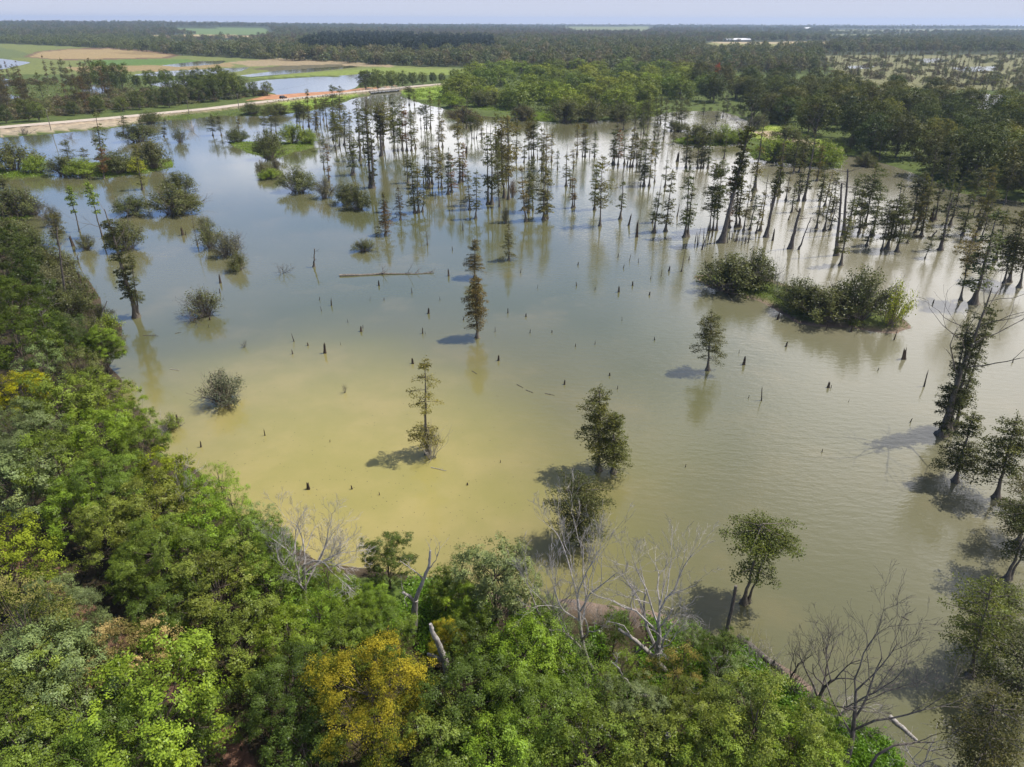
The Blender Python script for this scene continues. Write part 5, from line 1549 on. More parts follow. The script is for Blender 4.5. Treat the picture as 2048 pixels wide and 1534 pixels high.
def near_tree(cx, cy_, rp, col, kind, label, n_):
    hh, R = 9.0, 4.0
    for _ in range(6):
        c = P(cx, cy_, hh * 0.62)
        R = rp * float(np.linalg.norm(c - np.array([0, 0, CAMH]))) / F
        hh = float(np.clip(2.35 * R, 4.5, 12.0))
    tme, cme, hm = LIB[kind][4 if col == GOLD else n_ % len(LIB[kind])]
    e = empty('broadleaf_tree', label, 'tree', 'broadleaf trees of the near wood')
    part('trunk', tme, e)
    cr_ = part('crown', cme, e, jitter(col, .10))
    if col in (GOLD, TANO, YEL, LYG) or col[0] > col[1]:
        cr_.material_slots[0].link = 'OBJECT'
        cr_.material_slots[0].material = MAT['turning']
    gz_ = max(0.0, float(ground_z(c[0], c[1])[0][0]))
    e.location = (c[0], c[1], gz_)
    base_r = 3.9 * 0.98
    e.scale = (R / base_r * 0.80, R / base_r * 0.80, hh / hm)
    e.rotation_euler = (0, 0, _pr.uniform(0, 6.28))


for n_, r_ in enumerate(NEAR):
    lab = r_[5]
    if not lab:
        row_ = rowno[round(r_[1] / 110)]
        lab = f"{COLW.get(r_[3], 'green')} tree in the {ROWW[round(r_[1] / 110)]}, {ORD[row_.index(r_)]} from left"
    cc_ = tuple(v_ * .6 for v_ in r_[3]) if (r_[1] < 780 and not r_[5]) else r_[3]  # unnamed crowns of the upper bank: cloud shade put into the leaf colour
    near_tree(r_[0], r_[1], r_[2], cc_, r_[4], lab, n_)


def wood(poly, n, spacing, hr, cols, place, cat_group, seed, wsc=1.0, key='M', front=None):
    rng = np.random.default_rng(seed)
    a = np.array(poly, float)
    lo, hi = a.min(0), a.max(0)
    kept = []
    tries = rng.uniform(lo, hi, (9000, 2))
    tries = tries[inside(a, tries[:, 0], tries[:, 1])]
    pts = P(tries[:, 0], tries[:, 1])
    s = shore(pts[:, 0], pts[:, 1])
    rd = edge_dist(ROAD_W, pts[:, 0], pts[:, 1], False)
    for p, sv, r_ in zip(pts, s, rd):
        if sv < 1.0 or r_ < 9:
            continue
        if all((p[0] - q[0]) ** 2 + (p[1] - q[1]) ** 2 > spacing ** 2 for q in kept):
            kept.append(p)
            if len(kept) >= n:
                break
    kept.sort(key=lambda p: p[1])
    rows_n = [kept[i:i + 14] for i in range(0, len(kept), 14)]
    for ri, row_ in enumerate(rows_n):
        row_.sort(key=lambda p: p[0] / p[1])
        for ci, p in enumerate(row_):
            hh = rng.uniform(*hr)
            c_ = cols[rng.integers(len(cols))]
            tme, cme, hm = LIB[key][rng.integers(len(LIB[key]))]
            tone = 'olive' if c_[0] > c_[1] * .86 else ('dark' if c_[1] < .095 else 'fresh green')
            e = empty('broadleaf_tree', f"{tone} tree {place}, {ORD[ci]} from left in {ORD[ri]} row", 'tree', cat_group)
            part('trunk', tme, e)
            part('crown', cme, e, jitter(c_, .14))
            e.location = (p[0], p[1], max(0, float(ground_z(p[0], p[1])[0][0])) - .1)
            k = hh / hm
            e.scale = (k * wsc * rng.uniform(.85, 1.15),) * 2 + (k,)
            e.rotation_euler = (0, 0, rng.uniform(0, 6.28))


DW = [(0.075, 0.092, 0.028), (0.092, 0.100, 0.032), (0.066, 0.082, 0.026), (0.112, 0.112, 0.034), (0.140, 0.150, 0.034)]
WW = [(0.145, 0.190, 0.036), (0.175, 0.215, 0.040), (0.110, 0.150, 0.034), (0.205, 0.245, 0.042)]
wood([(1372, 206), (1440, 214), (1505, 238), (1600, 272), (1700, 304), (1800, 332), (1900, 372), (2048, 398), (2300, 430), (2300, 262), (2048, 246), (1900, 226), (1780, 206), (1640, 186), (1500, 166), (1400, 166)],
     118, 8.2, (12, 17), DW, 'in the dark wood', 'trees of the dark wood', 71, 1.08)
wood([(892, 200), (960, 213), (1050, 224), (1120, 234), (1240, 234), (1330, 214), (1400, 200), (1420, 164), (1340, 146), (1180, 142), (1000, 150), (930, 160)],
     76, 12.0, (9, 13.5), WW, 'in the willow thicket', 'trees of the willow thicket', 72, 1.25, 'W')
ROADSIDE = [(210, 178, 122), (246, 180, 128), (228, 184, 145), (276, 176, 152), (304, 178, 143), (338, 182, 142), (330, 166, 140), (372, 178, 142), (396, 180, 138), (420, 192, 142), (444, 190, 136), (462, 200, 144), (478, 196, 150), (508, 196, 166), (536, 194, 166),
            (400, 208, 160), (360, 212, 168), (430, 206, 158), (312, 216, 180), (280, 222, 186), (340, 218, 176), (246, 226, 196), (200, 230, 196), (60, 246, 200), (80, 246, 208), (15, 250, 214), (150, 234, 204), (732, 184, 142), (756, 180, 140), (784, 178, 142), (806, 176, 143), (826, 174, 146), (846, 171, 147), (866, 168, 146), (884, 166, 148), (910, 166, 140)]
for n_, (bx, by, ty) in enumerate(sorted(ROADSIDE)):
    b, tp = axis_top(bx, by, bx, ty)
    hh = tp[2]
    c_ = [(0.075, 0.098, 0.030), (0.095, 0.118, 0.032), (0.120, 0.150, 0.034)][n_ % 3]
    tme, cme, hm = LIB['M'][n_ % 6]
    beyond = bx > 700
    e = empty('broadleaf_tree', f"{['dark', 'dull green', 'lighter green'][n_ % 3]} tree along the far side of the gravel road, {ORD[n_ % 18]} from {'left' if n_ < 18 else 'mid row on'}", 'tree', 'trees along the gravel road')
    part('trunk', tme, e)
    part('crown', cme, e, jitter(c_, .1))
    e.location = (b[0], b[1], max(0, float(ground_z(b[0], b[1])[0][0])) - .1)
    k = hh / hm
    e.scale = (k * .95, k * .95, k)
    e.rotation_euler = (0, 0, n_ * 1.7)

rng = np.random.default_rng(88)
q = []
while len(q) < 52:
    x, y = rng.uniform(-40, 245), rng.uniform(152, 246)
    if all(abs(x - a_[0]) > 6 or abs(y - a_[1]) > 5 for a_ in q) and y < 250 - x * .09 and not (100 < x < 150 and y > 215):
        q.append((x, y))
q.sort()
for n_, (x, y) in enumerate(q):
    b = P(x, y)
    hh = rng.uniform(13, 19)
    col = [(0.125, 0.082, 0.038), (0.105, 0.088, 0.036), (0.080, 0.078, 0.034), (0.095, 0.10, 0.034)][n_ % 4]
    word = ['rust brown', 'brownish', 'dull olive', 'greener'][n_ % 4]
    half = ['outer third', 'middle third', 'inner third'][n_ // 18]
    cypress_thing(b, np.array([0, 0, hh]), 'SF'[n_ % 2], jitter(col), .9, f"{word} cypress in the {half} of the marsh beyond the road, {ORD[n_ % 18]} from left", 'cypresses in the marsh beyond the road')
e_red = P(1432, 172)
tme, cme, hm = LIB['M'][2]
e = empty('broadleaf_tree', 'red orange tree top showing out of the willow thicket', 'tree')
part('trunk', tme, e)
part('crown', cme, e, (0.42, 0.095, 0.045))
e.location = e_red
e.scale = (.34, .34, 1.1)

# ------------------------------------------------------------------ bare trees on the near bank


def bare_thing(seed, bx, by, tx, ty, r, label, mat='dead', depth=4, spread=.75, fork=.3, z0=0.5, kids=(3, 5), up=.1):
    b, tp = axis_top(bx, by, tx, ty, z0)
    v = tp - b
    hh = float(np.linalg.norm(v))
    tm, bm, _ = bare_tree(seed, hh, r, (0, 0), depth, spread, fork, kids, up)
    e = empty('bare_tree', label, 'dead tree', 'leafless trees on the near bank')
    part('trunk', tm.mesh('bare_trunk', MAT[mat], True), e)
    part('branches', bm.mesh('bare_branches', MAT[mat]), e)
    place_axis(e, b, v, hh, 1.0, 0.0)
    e.scale = (1, 1, 1)
    return e


bare_thing(701, 612, 1225, 606, 1030, .20, 'wide spreading pale bare tree over the yellow shallows', spread=.95, fork=.2, kids=(3, 5), depth=5)
bare_thing(702, 1186, 1345, 1160, 1070, .16, 'dark stemmed bare tree with pale twigs next to the squat cypress', 'dead', spread=.55, fork=.2, depth=5, kids=(3, 4))
bare_thing(703, 1312, 1345, 1290, 1110, .22, 'stout bare tree with wide grey branches on the bank', 'dead', spread=.7, fork=.3, kids=(3, 4), depth=5)
bare_thing(704, 1098, 1290, 1088, 1110, .10, 'thin bare tree beside the overhanging grey green tree', 'dead', spread=.55, fork=.2, kids=(3, 4), depth=5)
bare_thing(705, 1625, 1418, 1668, 1262, .14, 'bare tree forking low above the dark fallen trunk', 'dead_dark', spread=.95, fork=.15)
bare_thing(706, 1690, 1530, 1765, 1285, .16, 'tall curved bare tree arching over the muddy water', 'dead_dark', spread=.7, fork=.35, kids=(3, 4), depth=5)
bare_thing(707, 1578, 1362, 1596, 1252, .07, 'slim bare sapling on the muddy edge', 'dead_dark', depth=3, spread=.5, kids=(2, 4))
bare_thing(708, 1430, 1440, 1425, 1340, .06, 'tangled grey bare thicket tree below the leaning dark post', 'dead', spread=.9, fork=.1, kids=(3, 4))
bare_thing(709, 400, 1060, 385, 930, .07, 'grey bare bush showing between green crowns by the yellow shallows', 'dead', spread=.7, fork=.1)
bare_thing(710, 705, 1165, 650, 1070, .07, 'fine grey bare brush beside the wide pale bare tree', 'dead', spread=.8, fork=.1, kids=(3, 4), depth=5)
bare_thing(711, 90, 660, 75, 575, .08, 'grey bare tree in the bushy bank at the frame edge', 'dead', spread=.8, fork=.2)
bare_thing(712, 1230, 1480, 1135, 1385, .08, 'pale bare limb tree poking through low green crowns', 'dead', spread=.7, fork=.3, depth=3)
bare_thing(713, 1850, 1560, 1880, 1462, .09, 'fallen looking spray of pale twigs at the water edge', 'dead', spread=1.2, fork=.1, kids=(3, 5), up=.0)
bare_thing(714, 1660, 1440, 1745, 1375, .06, 'low grey bare scrub on the muddy edge', 'dead', spread=1.1, fork=.1, depth=3)
bare_thing(715, 185, 1060, 150, 985, .06, 'pinkish bare brush between crowns of the near wood', 'twig', spread=.5, fork=.1, depth=3)


def poly_snag(name, label, paths, mat, z0, seed, twigs=0):
    """a dead trunk and limbs given as pixel paths at the depth plane of the foot"""
    rng = np.random.default_rng(seed)
    bx, by = paths[0][0][:2]
    b = P(bx, by, z0)
    e = empty(name, label, 'dead tree', None, b)
    for n_, pth in enumerate(paths):
        w = []
        for px, py, *_ in pth:
            d = ray(px, py)
            w.append(d * (b[1] / d[1]) + np.array([0, 0, CAMH]) - b)
        w = np.array(w)
        if n_ == 0:
            w[0, 2] -= .6
        w[:, 1] += np.linspace(0, rng.normal(0, .25) * len(w), len(w)) if n_ else 0
        u = np.linspace(0, len(w) - 1, 4 * len(w))
        sm = np.stack([np.interp(u, np.arange(len(w)), w[:, k]) for k in range(3)], 1)
        sm[1:-1] = (sm[:-2] + 2 * sm[1:-1] + sm[2:]) / 4 + rng.normal(0, .015, (len(sm) - 2, 3))
        mb = MB()
        mb.tube(sm, np.interp(u, np.arange(len(w)), [q_[2] for q_ in pth]) * rng.uniform(.92, 1.1, len(u)), 8, cap=True, flute=.1)
        if twigs and n_:
            for _ in range(twigs):
                q_ = sm[rng.integers(len(sm) // 2, len(sm))]
                limb(mb, rng, q_, unit(sm[-1] - sm[0]) + rng.normal(0, .6, 3), rng.uniform(.5, 1.3), .03, 2, .05, .8, 4, (2, 3), .008, .3)
        part('trunk' if n_ == 0 else 'limb', mb.mesh('snag_piece', MAT[mat], True), e)
    return e


poly_snag('dead_snag', 'pale forked snag with peeling bark above bright undergrowth', [[(826, 1265, .27), (829, 1225, .25), (831, 1200, .22)], [(830, 1202, .17), (843, 1170, .14), (858, 1135, .11), (860, 1105, .08)], [(830, 1205, .15), (818, 1185, .13), (808, 1173, .10)], [(848, 1158, .06), (830, 1140, .045), (808, 1122, .03)], [(856, 1140, .05), (872, 1118, .03), (879, 1095, .015)], [(825, 1243, .06), (812, 1241, .05), (803, 1240, .03)]], 'dead', .4, 801, 2)
poly_snag('dead_snag', 'thick grey leaning broken trunk with one side stub', [[(898, 1358, .26), (893, 1335, .25), (886, 1310, .24), (876, 1285, .20), (864, 1262, .16), (861, 1248, .12)], [(884, 1322, .14), (870, 1310, .13), (855, 1305, .10)]], 'dead', 2.5, 802)
poly_snag('dead_snag', 'leaning dark post like trunk at the water edge', [[(1442, 1310, .17), (1452, 1265, .15), (1463, 1220, .14), (1472, 1172, .12)]], 'dead_dark', .2, 803)
poly_snag('fallen_tree', 'fallen pale trunk with broken branches among the bare trees', [[(1332, 1330, .2), (1300, 1308, .18), (1270, 1280, .15), (1238, 1258, .1)], [(1290, 1290, .08), (1268, 1312, .06), (1246, 1335, .04)], [(1300, 1298, .08), (1322, 1275, .05), (1340, 1282, .03)], [(1262, 1274, .06), (1245, 1245, .04), (1215, 1235, .02)]], 'dead', 1.5, 804, 2)
poly_snag('fallen_tree', 'crooked pale fallen limb bending down from the fallen trunk', [[(1328, 1412, .13), (1310, 1395, .12), (1268, 1387, .11), (1255, 1362, .08), (1243, 1352, .06)], [(1246, 1354, .06), (1236, 1320, .05), (1220, 1290, .03)]], 'dead', 2.2, 805, 2)
poly_snag('dead_snag', 'short pale broken trunk low between green crowns', [[(1330, 1515, .2), (1334, 1490, .2), (1336, 1468, .17)]], 'dead', 3.5, 806)
poly_snag('dead_snag', 'pale leaning stick at the bank by floating grass mats', [[(198, 645, .12), (206, 622, .1), (214, 602, .06)]], 'dead', .1, 807)
poly_snag('fallen_tree', 'thin dark branch with pale twigs reaching over the corner mud', [[(1735, 1545, .1), (1752, 1512, .09), (1790, 1490, .07), (1835, 1484, .05), (1870, 1484, .03)], [(1800, 1488, .04), (1850, 1500, .03), (1905, 1525, .015)], [(1835, 1484, .03), (1880, 1460, .02), (1910, 1455, .01)]], 'dead_dark', .6, 808, 4)

# ------------------------------------------------------------------ road furniture, car, houses


def road_point(px, off, z=1.75):
    pxs, _ = pix_arr(rc[:, 0], rc[:, 1])
    i_ = int(np.argmin(np.abs(pxs - px)))
    q_ = rc[i_] + rn[i_] * off
    return np.array([q_[0], q_[1], z]), math.atan2(rt[i_][1], rt[i_][0])


POLES = [(102, 260, 92, 219), (378, 229, 374, 201), (478, 219, 474, 187)]
tops = []
for n_, (bx, by, tx, ty) in enumerate(POLES):
    b, tp = axis_top(bx, by, tx, ty, .8)
    e = empty('utility_pole', ['weathered utility pole over the rubble bank', 'utility pole midway along the road', 'tallest looking utility pole by the dark roadside bush'][n_], 'utility pole', 'utility poles along the gravel road', b)
    m1, m2, m3 = MB(), MB(), MB()
    v = tp - b
    m1.tube([np.array([0, 0, -1.]), v * .5, v], [.19, .16, .12], 8, cap=True)
    part('pole', m1.mesh('pole', MAT['pole'], True), e)
    a_ = .55
    m2.box(v + np.array([0, 0, -.5]), (2.2, .12, .14), a_ + math.pi / 2)
    part('crossarm', m2.mesh('crossarm', MAT['pole']), e)
    for sg in (-1, 1):
        q_ = v + np.array([math.cos(a_ + math.pi / 2), math.sin(a_ + math.pi / 2), 0]) * sg * .95 + np.array([0, 0, -.43])
        m3 = MB()
        m3.tube([q_, q_ + [0, 0, .14], q_ + [0, 0, .2]], [.05, .06, .03], 6)
        part('insulator', m3.mesh('insulator', MAT['rail'], True), e)
    tops.append(b + v + np.array([0, 0, -.3]))
ext0 = tops[0] + (tops[0] - tops[1]) * .9
ext1 = tops[2] + (tops[2] - tops[1]) * 1.6
chain = [ext0] + tops + [ext1]
for n_ in range(4):
    a_, c_ = chain[n_], chain[n_ + 1]
    tt = np.linspace(0, 1, 24)[:, None]
    pth = a_ + (c_ - a_) * tt
    pth[:, 2] -= (4 * tt * (1 - tt))[:, 0] * np.linalg.norm(c_ - a_) * .018
    mb = MB()
    mb.tube(pth, np.full(24, .028), 4)
    solo('power_line', mb.mesh('power_line', MAT['wire'], True), ['power line running out of frame from the rubble bank pole', 'power line sagging between the rubble bank pole and the middle pole', 'short power line from middle pole to the bush side pole', 'power line going on from the bush side pole past the pond'][n_], 'power line', 'power lines along the gravel road')

# guardrail on the lake side of the road
e = empty('guardrail', 'low grey guardrail along the lake side of the gravel road', 'guardrail')
pts = [road_point(px, -5.0) for px in np.arange(548, 668, 7.5)]
org = pts[0][0].copy()
e.location = org
mb = MB()
mb.tube([q_[0] - org + np.array([0, 0, .62]) for q_ in pts], np.full(len(pts), .14), 4)
part('rail', mb.mesh('guard_rail', MAT['rail']), e)
for q_, a_ in pts:
    mb = MB()
    mb.box(q_ - org + np.array([0, 0, .2]), (.22, .22, 1.0), a_)
    part('post', mb.mesh('guard_post', MAT['stump']), e)
# bridge
e = empty('bridge', 'low concrete road bridge over the channel between lake and pond', 'bridge')
bp_ = [road_point(px, 0, 1.4) for px in np.arange(732, 806, 4)]
org = bp_[0][0].copy()
e.location = org
dk = MB()
ctr = np.array([q_[0] for q_ in bp_])
nn = np.gradient(ctr[:, :2], axis=0)
nn /= np.linalg.norm(nn, axis=1)[:, None]
nn = np.stack([-nn[:, 1], nn[:, 0], np.zeros(len(nn))], 1)
sec = [(-5.2, .0), (5.2, .0), (5.2, -.7), (-5.2, -.7)]
v = np.stack([ctr - org + nn * o_ + np.array([0, 0, z_]) for o_, z_ in sec], 1)
k4 = np.arange(len(ctr) - 1)[:, None] * 4
dk.add(v.reshape(-1, 3), np.stack([k4 + np.arange(4), k4 + (np.arange(4) + 1) % 4, k4 + 4 + (np.arange(4) + 1) % 4, k4 + 4 + np.arange(4)], -1).reshape(-1, 4))
part('deck', dk.mesh('bridge_deck', MAT['concrete']), e)
for sg in (-1, 1):
    mb = MB()
    mb.tube(ctr - org + nn * sg * 5.0 + np.array([0, 0, .95]), np.full(len(ctr), .16), 4)
    for q_ in range(0, len(ctr), 2):
        mb.box(ctr[q_] - org + nn[q_] * sg * 5.0 + np.array([0, 0, .5]), (.25, .25, 1.0))
    part('parapet', mb.mesh('bridge_parapet', MAT['concrete']), e)
for q_ in range(1, len(ctr), 4):
    for sg in (-3.5, 0, 3.5):
        mb = MB()
        c_ = ctr[q_] - org + nn[q_] * sg
        mb.tube([c_ + [0, 0, -3.0], c_ + [0, 0, -1.8], c_ + [0, 0, -.6]], [.28, .28, .28], 8)
        part('pile', mb.mesh('bridge_pile', MAT['concrete'], True), e)

# parked black car on the road edge
q_, a_ = road_point(577, 3.4, 1.74)
e = empty('car', 'small black car on the gravel road beside the blue pond', 'car', None, q_)
e.rotation_euler = (0, 0, a_)
prof = [(-2.35, .45), (-2.35, .95), (-2.25, 1.08), (1.0, 1.08), (2.1, .98), (2.38, .78), (2.38, .45)]


def extrude(prof, wd, taper=1.0, top=None):
    mb = MB()
    n = len(prof)
    z0 = min(p_[1] for p_ in prof)
    z1 = max(p_[1] for p_ in prof)
    v = []
    for sg in (-1, 1):
        for x_, z_ in prof:
            f = (z_ - z0) / (z1 - z0)
            v.append((x_, sg * wd / 2 * (1 + (taper - 1) * f), z_))
    mid = [(np.mean([p_[0] for p_ in prof]), sg * wd / 2 * (1 + taper) / 2, (z0 + z1) / 2) for sg in (-1, 1)]
    v += mid
    q = [[i_, (i_ + 1) % n, n + (i_ + 1) % n, n + i_] for i_ in range(n)]
    for s_ in (0, 1):
        for i_ in range(0, n - 1, 2):
            q.append([s_ * n + i_, s_ * n + i_ + 1, s_ * n + (i_ + 2) % n, 2 * n + s_])
        if n % 2:
            q.append([s_ * n + n - 1, s_ * n, s_ * n, 2 * n + s_][:2] + [2 * n + s_, 2 * n + s_][:0] + [s_ * n + 1, 2 * n + s_])
    mb.add(v, q)
    return mb


part('body', extrude(prof, 1.85, .94).mesh('car_body', MAT['car']), e)
part('cabin', extrude([(-2.2, 1.085), (-2.0, 1.72), (0.1, 1.76), (0.95, 1.085)], 1.7, .82).mesh('car_cabin', MAT['car']), e)
for sg in (-1, 1):
    mb = MB()
    mb.add([(-1.85, sg * .835, 1.16), (.62, sg * .835, 1.16), (.05, sg * .725, 1.66), (-1.75, sg * .725, 1.66)], [[0, 1, 2, 3]])
    part('side_window', mb.mesh('car_side_window', MAT['glass']), e)
mb = MB()
mb.add([(.99, -.78, 1.13), (.99, .78, 1.13), (.2, .68, 1.70), (.2, -.68, 1.70)], [[0, 1, 2, 3]])
part('windscreen', mb.mesh('car_windscreen', MAT['glass']), e)
for x_ in (-1.45, 1.5):
    for sg in (-1, 1):
        mb = MB()
        th = np.linspace(0, 2 * math.pi, 15)
        mb.tube([(x_, sg * .74, .37), (x_, sg * .80, .37), (x_, sg * .93, .37), (x_, sg * .96, .37)], [.02, .37, .37, .2], 14)
        part('wheel', mb.mesh('car_wheel', MAT['tyre'], True), e)


def shed(name, label, px, py, Lx, Ly, hw, hr, rz, cat):
    b = P(px, py)
    e = empty(name, label, cat, None, b)
    e.rotation_euler = (0, 0, rz)
    m = MB()
    m.box((0, 0, hw / 2), (Lx, Ly, hw))
    part('wall', m.mesh('shed_wall', MAT['wall']), e)
    m = MB()
    x_, y_ = Lx / 2 + .6, Ly / 2 + .6
    m.add([(-x_, -y_, hw - .1), (x_, -y_, hw - .1), (x_, 0, hw + hr), (-x_, 0, hw + hr), (-x_, y_, hw - .1), (x_, y_, hw - .1)], [[0, 1, 2, 3], [3, 2, 5, 4]])
    part('roof', m.mesh('shed_roof', MAT['white_roof']), e)
    for k_ in range(max(1, int(Lx / 14))):
        m = MB()
        m.box((-Lx / 2 + 7 + 14 * k_, -Ly / 2 - .05, hw * .45), (3.0, .12, hw * .6))
        part('door', m.mesh('shed_door', MAT['concrete']), e)


shed('farm_shed', 'long low farm shed with a white roof at the far field edge', 1474, 83.5, 62, 16, 4.5, 3.5, .05, 'building')
shed('house', 'small house with a pale roof half hidden in trees', 1061, 111, 18, 11, 5, 3, .6, 'building')
shed('white_barn', 'tiny white barn far off in the fields near the skyline', 1612, 60, 50, 20, 8, 6, .2, 'building')

# ------------------------------------------------------------------ far woods: masses nobody could count
hidden = bpy.data.collections.new('tree_kinds')           # shapes that the far woods repeat


def kind_obj(name, tm, cm, mats):
    mb = MB()
    mb.V, mb.Q, mb.T, mb.U, mb.n = list(cm.V), list(cm.Q), list(cm.T), list(cm.U), cm.n
    o = cm.n
    for v_, q_, t_, u_ in zip(tm.V, tm.Q, tm.T, tm.U):
        pass
    nq = sum(len(q_) for q_ in mb.Q)
    mb.V += tm.V
    mb.Q += [q_ + o for q_ in tm.Q]
    mb.T += tm.T
    mb.U += tm.U
    me = mb.mesh(name, mats[0])
    me.materials.append(mats[1])
    idx = np.zeros(len(me.polygons), np.int32)
    idx[nq:] = 1
    me.polygons.foreach_set('material_index', idx)
    return bpy.data.objects.new(name, me)


def kind_coll(name, objs):
    c = bpy.data.collections.new(name)
    for o in objs:
        c.objects.link(o)
    return c


def far_kinds(mat, seeds, h, r, **kw):
    res = []
    for s_ in seeds:
        t_, c_, _ = broadleaf(s_, h=h, r=r, **kw)
        res.append(kind_obj('far_tree', t_, c_, (mat, MAT['bark'])))
    return res


KC = {'mix': kind_coll('far_trees', far_kinds(MAT['far'], (901, 902, 903, 904), 14, 6.0, clumps=20, twigs=8, lv=5, leaf=1.15, low=.06, sig=.5)),
      'brown': kind_coll('far_brown_trees', far_kinds(MAT['far_brown'], (905, 906, 907), 13, 5.0, clumps=16, twigs=8, lv=5, leaf=1.0, low=.1, sig=.5)),
      'light': kind_coll('far_light_trees', far_kinds(MAT['far_light'], (908, 909, 910), 12, 6.0, clumps=20, twigs=8, lv=5, leaf=1.1, low=.0, sig=.5)),
      'pine': kind_coll('far_pines', far_kinds(MAT['far_pine'], (911, 912), 19, 4.5, clumps=20, twigs=8, lv=5, leaf=1.1, low=.2, sig=.5))}
ms = []
for s_ in (921, 922, 923):
    t_, c_, _ = cypress(s_, h=14, w=5.0, start=.2, gap=.4, step=.7, leaf=.8, dens=5)
    ms.append(kind_obj('far_cypress', t_, c_, (MAT['far_marsh'], MAT['bark_cyp'])))
for s_ in (924, 925):
    t_, c_, _ = broadleaf(s_, h=5, r=4.0, clumps=14, twigs=8, lv=5, leaf=.8, low=.05, sig=.4)
    ms.append(kind_obj('far_bush', t_, c_, (MAT['far_marsh'], MAT['bark'])))
KC['marsh'] = kind_coll('marsh_trees', ms)
KC['marsh_bush'] = kind_coll('marsh_bushes', ms[3:])


def scatter(name, pts, coll, smin, smax):
    me = bpy.data.meshes.new(name)
    me.vertices.add(len(pts))
    me.vertices.foreach_set('co', np.asarray(pts, np.float32).ravel())
    me.update()
    o = setting(name, me, 'stuff')
    g = bpy.data.node_groups.new(name + '_spread', 'GeometryNodeTree')
    g.interface.new_socket('Geometry', in_out='INPUT', socket_type='NodeSocketGeometry')
    g.interface.new_socket('Geometry', in_out='OUTPUT', socket_type='NodeSocketGeometry')
    nn_ = g.nodes.new
    gi, go = nn_('NodeGroupInput'), nn_('NodeGroupOutput')
    m2p, iop, ci = nn_('GeometryNodeMeshToPoints'), nn_('GeometryNodeInstanceOnPoints'), nn_('GeometryNodeCollectionInfo')
    ci.inputs['Collection'].default_value = coll
    ci.inputs['Separate Children'].default_value = True
    ci.inputs['Reset Children'].default_value = True
    iop.inputs['Pick Instance'].default_value = True
    rr, rs = nn_('FunctionNodeRandomValue'), nn_('FunctionNodeRandomValue')
    rr.data_type = 'FLOAT_VECTOR'
    rr.inputs[1].default_value = (0, 0, 6.283)
    rs.data_type = 'FLOAT_VECTOR'
    rs.inputs[0].default_value = (smin, smin, smin * .8)
    rs.inputs[1].default_value = (smax, smax, smax)
    L_ = g.links.new
    L_(gi.outputs[0], m2p.inputs[0])
    L_(m2p.outputs[0], iop.inputs['Points'])
    L_(ci.outputs[0], iop.inputs['Instance'])
    L_(rr.outputs[0], iop.inputs['Rotation'])
    L_(rs.outputs[0], iop.inputs['Scale'])
    L_(iop.outputs[0], go.inputs[0])
    md = o.modifiers.new('spread', 'NODES')
    md.node_group = g
    return o


OPEN = [CROP, [(320, 60), (540, 59), (550, 71), (440, 71), (400, 70)], [(270, 72), (440, 69), (530, 73), (505, 78), (310, 77)], [(330, 84), (486, 81), (486, 96), (350, 94)],
        [(1120, 53), (1310, 53), (1295, 63.5), (1150, 64)], [(1380, 93), (1425, 84.5), (1668, 83), (1652, 97), (1500, 106), (1395, 103)],
        [(1660, 59), (2300, 57), (2300, 62), (1660, 65.5)], [(1650, 69.5), (1830, 67.5), (1800, 73), (1650, 75.5)], [(1640, 110), (1760, 106), (2810, 104), (2810, 260), (1640, 200)],
        [(880, 142), (1000, 140), (1000, 156), (900, 160)], [(1655, 80), (1750, 79), (1740, 84), (1655, 88)]]
OPEN = [np.array(p_, float) for p_ in OPEN]
PINE = np.array([(600, 103), (640, 80), (720, 75), (980, 86), (1000, 106), (900, 112), (620, 110)], float)
rng = np.random.default_rng(99)
mixp, pinep, brownp, lightp = [], [], [], []


def patch(x, y, k, ph):
    k = k / 420
    return np.sin(x * k + ph) + np.sin(y * k * .8 - x * k * .45 + ph * 2) + .7 * np.sin(x * k * 2.3 + y * k * 1.7 + ph * 3)


y = 51.0
while y < 150:
    dpx = y - 40.0
    dist = CAMH * F / dpx / .788
    crown = 9.5 * F / dist
    xs = np.arange(-740, 2790, max(crown * .72, 2.6))
    xs = xs + rng.uniform(-.5, .5, len(xs)) * max(crown, 3) * .7
    ys = y + 0.0035 * (xs - 1024) * 1.0 + rng.uniform(-.8, .8, len(xs)) * min(2.0, .2 + dpx * .03)
    op = np.zeros(len(xs), bool)
    for p_ in OPEN:
        op |= inside(p_, xs, ys)
    pn = inside(PINE, xs, ys)
    lim = np.where(xs < 320, 105, np.where(xs < 1000, 137, np.where(xs < 1360, 146, 150)))
    ok = ~op & (ys < lim) & (rng.random(len(xs)) > .10)
    d = P(xs[ok], ys[ok])
    d[:, 2] = hill(d[:, 0], d[:, 1]) - .3
    sh = shore(d[:, 0], d[:, 1]) > 1
    d, pk = d[sh], pn[ok][sh]
    ta, tb = patch(d[:, 0], d[:, 1], 1.0, 1.3) + rng.normal(0, .5, len(d)), patch(d[:, 0], d[:, 1], 1.4, 4.1) + rng.normal(0, .5, len(d))
    ib, il = ~pk & (ta > .9), ~pk & (ta <= .9) & (tb > .9)
    brownp.append(d[ib])
    lightp.append(d[il])
    mixp.append(d[~pk & ~ib & ~il])
    pinep.append(d[pk])
    y += 1.15 + dpx * .028
scatter('far_woods', np.concatenate(mixp), KC['mix'], .6, 1.3)
scatter('brown_woods', np.concatenate(brownp), KC['brown'], .6, 1.15)
scatter('light_woods', np.concatenate(lightp), KC['light'], .6, 1.1)
scatter('pine_wood', np.concatenate(pinep), KC['pine'], .85, 1.2)
xs, ys = rng.uniform(1600, 2780, 2700), 106 + 86 * rng.random(2700) ** 1.2
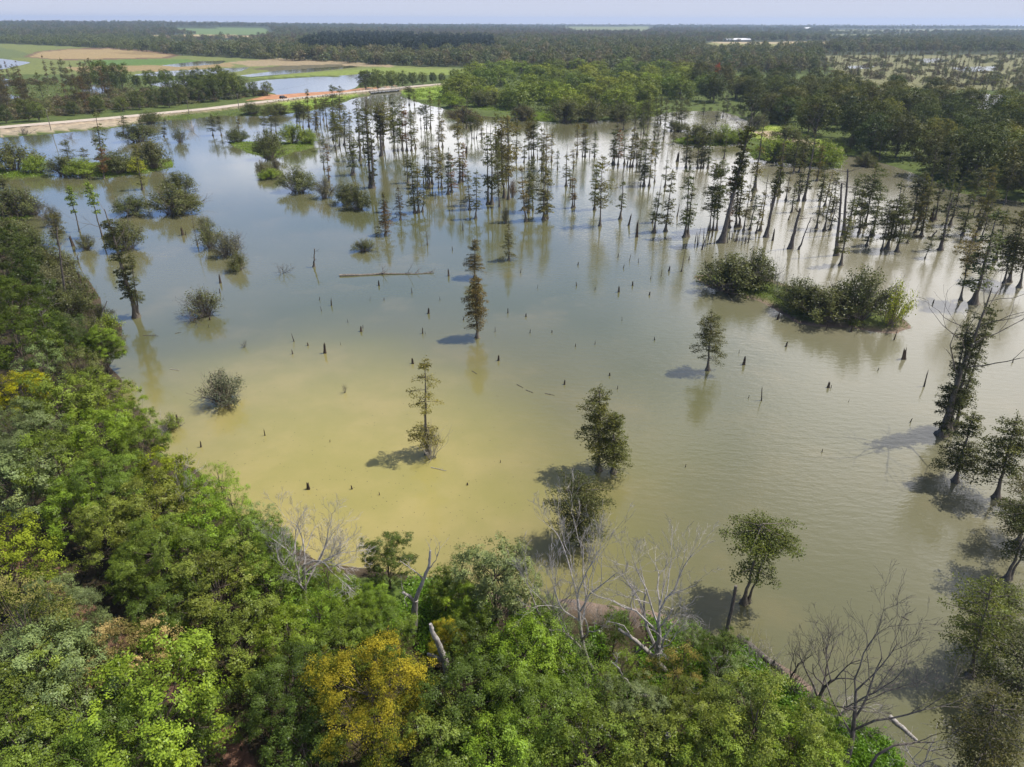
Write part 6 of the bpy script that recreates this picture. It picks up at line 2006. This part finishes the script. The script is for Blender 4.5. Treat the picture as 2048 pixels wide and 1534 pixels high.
k = (ys > 108 + np.clip((1760 - xs) * .02, 0, 9)) & (ys < 150 + (xs - 1600) * .09)
d = P(xs[k], ys[k])
d = d[(shore(d[:, 0], d[:, 1]) > -6) & (np.random.default_rng(3).random(len(d)) < .62)]
scatter('cypress_marsh', d, KC['marsh'], .6, 1.1)
rx, ry = rng.uniform(-60, 540, 2600), rng.uniform(150, 250, 2600)
k = (ry < 246 - np.clip(rx, 0, 999) * .092) & (ry > 160 + np.abs(rx - 240) * .02) & ~((rx > 470) & (ry < 192))
d = P(rx[k], ry[k])
d = d[(shore(d[:, 0], d[:, 1]) > 0) & (edge_dist(ROAD_W, d[:, 0], d[:, 1], False) > 9) & (patch(d[:, 0], d[:, 1], 12.0, .4) > -.7)]
scatter('roadside_brush', d, KC['marsh_bush'], .3, .85)
rx, ry = rng.uniform(1330, 1780, 1500), rng.uniform(160, 336, 1500)
k = inside(np.array([(1336, 160), (1500, 160), (1510, 236), (1600, 268), (1780, 328), (1700, 334), (1500, 318), (1488, 262), (1440, 222), (1340, 226)], float), rx, ry)
d = P(rx[k], ry[k])
d = d[(shore(d[:, 0], d[:, 1]) > 0.5) & (patch(d[:, 0], d[:, 1], 14.0, 2.2) > -.2)]
scatter('spit_brush', d, KC['light'], .08, .26)
bank = P(rng.uniform(1850, 2780, 60), 181 + rng.uniform(-2, 2, 60))
scatter('marsh_edge', bank, KC['marsh_bush'], .2, .45)

# ------------------------------------------------------------------ air
mb = MB()
mb.box((0, 4500, 33.0), (27000, 9900, 74))
hm_ = bpy.data.materials.new('haze')
hm_.use_nodes = True
ht = hm_.node_tree
ht.nodes.clear()
ho, hv_ = ht.nodes.new('ShaderNodeOutputMaterial'), ht.nodes.new('ShaderNodeVolumePrincipled')
hv_.inputs['Density'].default_value = HAZE_DENSITY
hv_.inputs['Color'].default_value = HAZE_COLOR
hv_.inputs['Anisotropy'].default_value = 0.2
ht.links.new(hv_.outputs[0], ho.inputs['Volume'])
setting('haze', mb.mesh('haze', hm_, False, False), 'stuff')
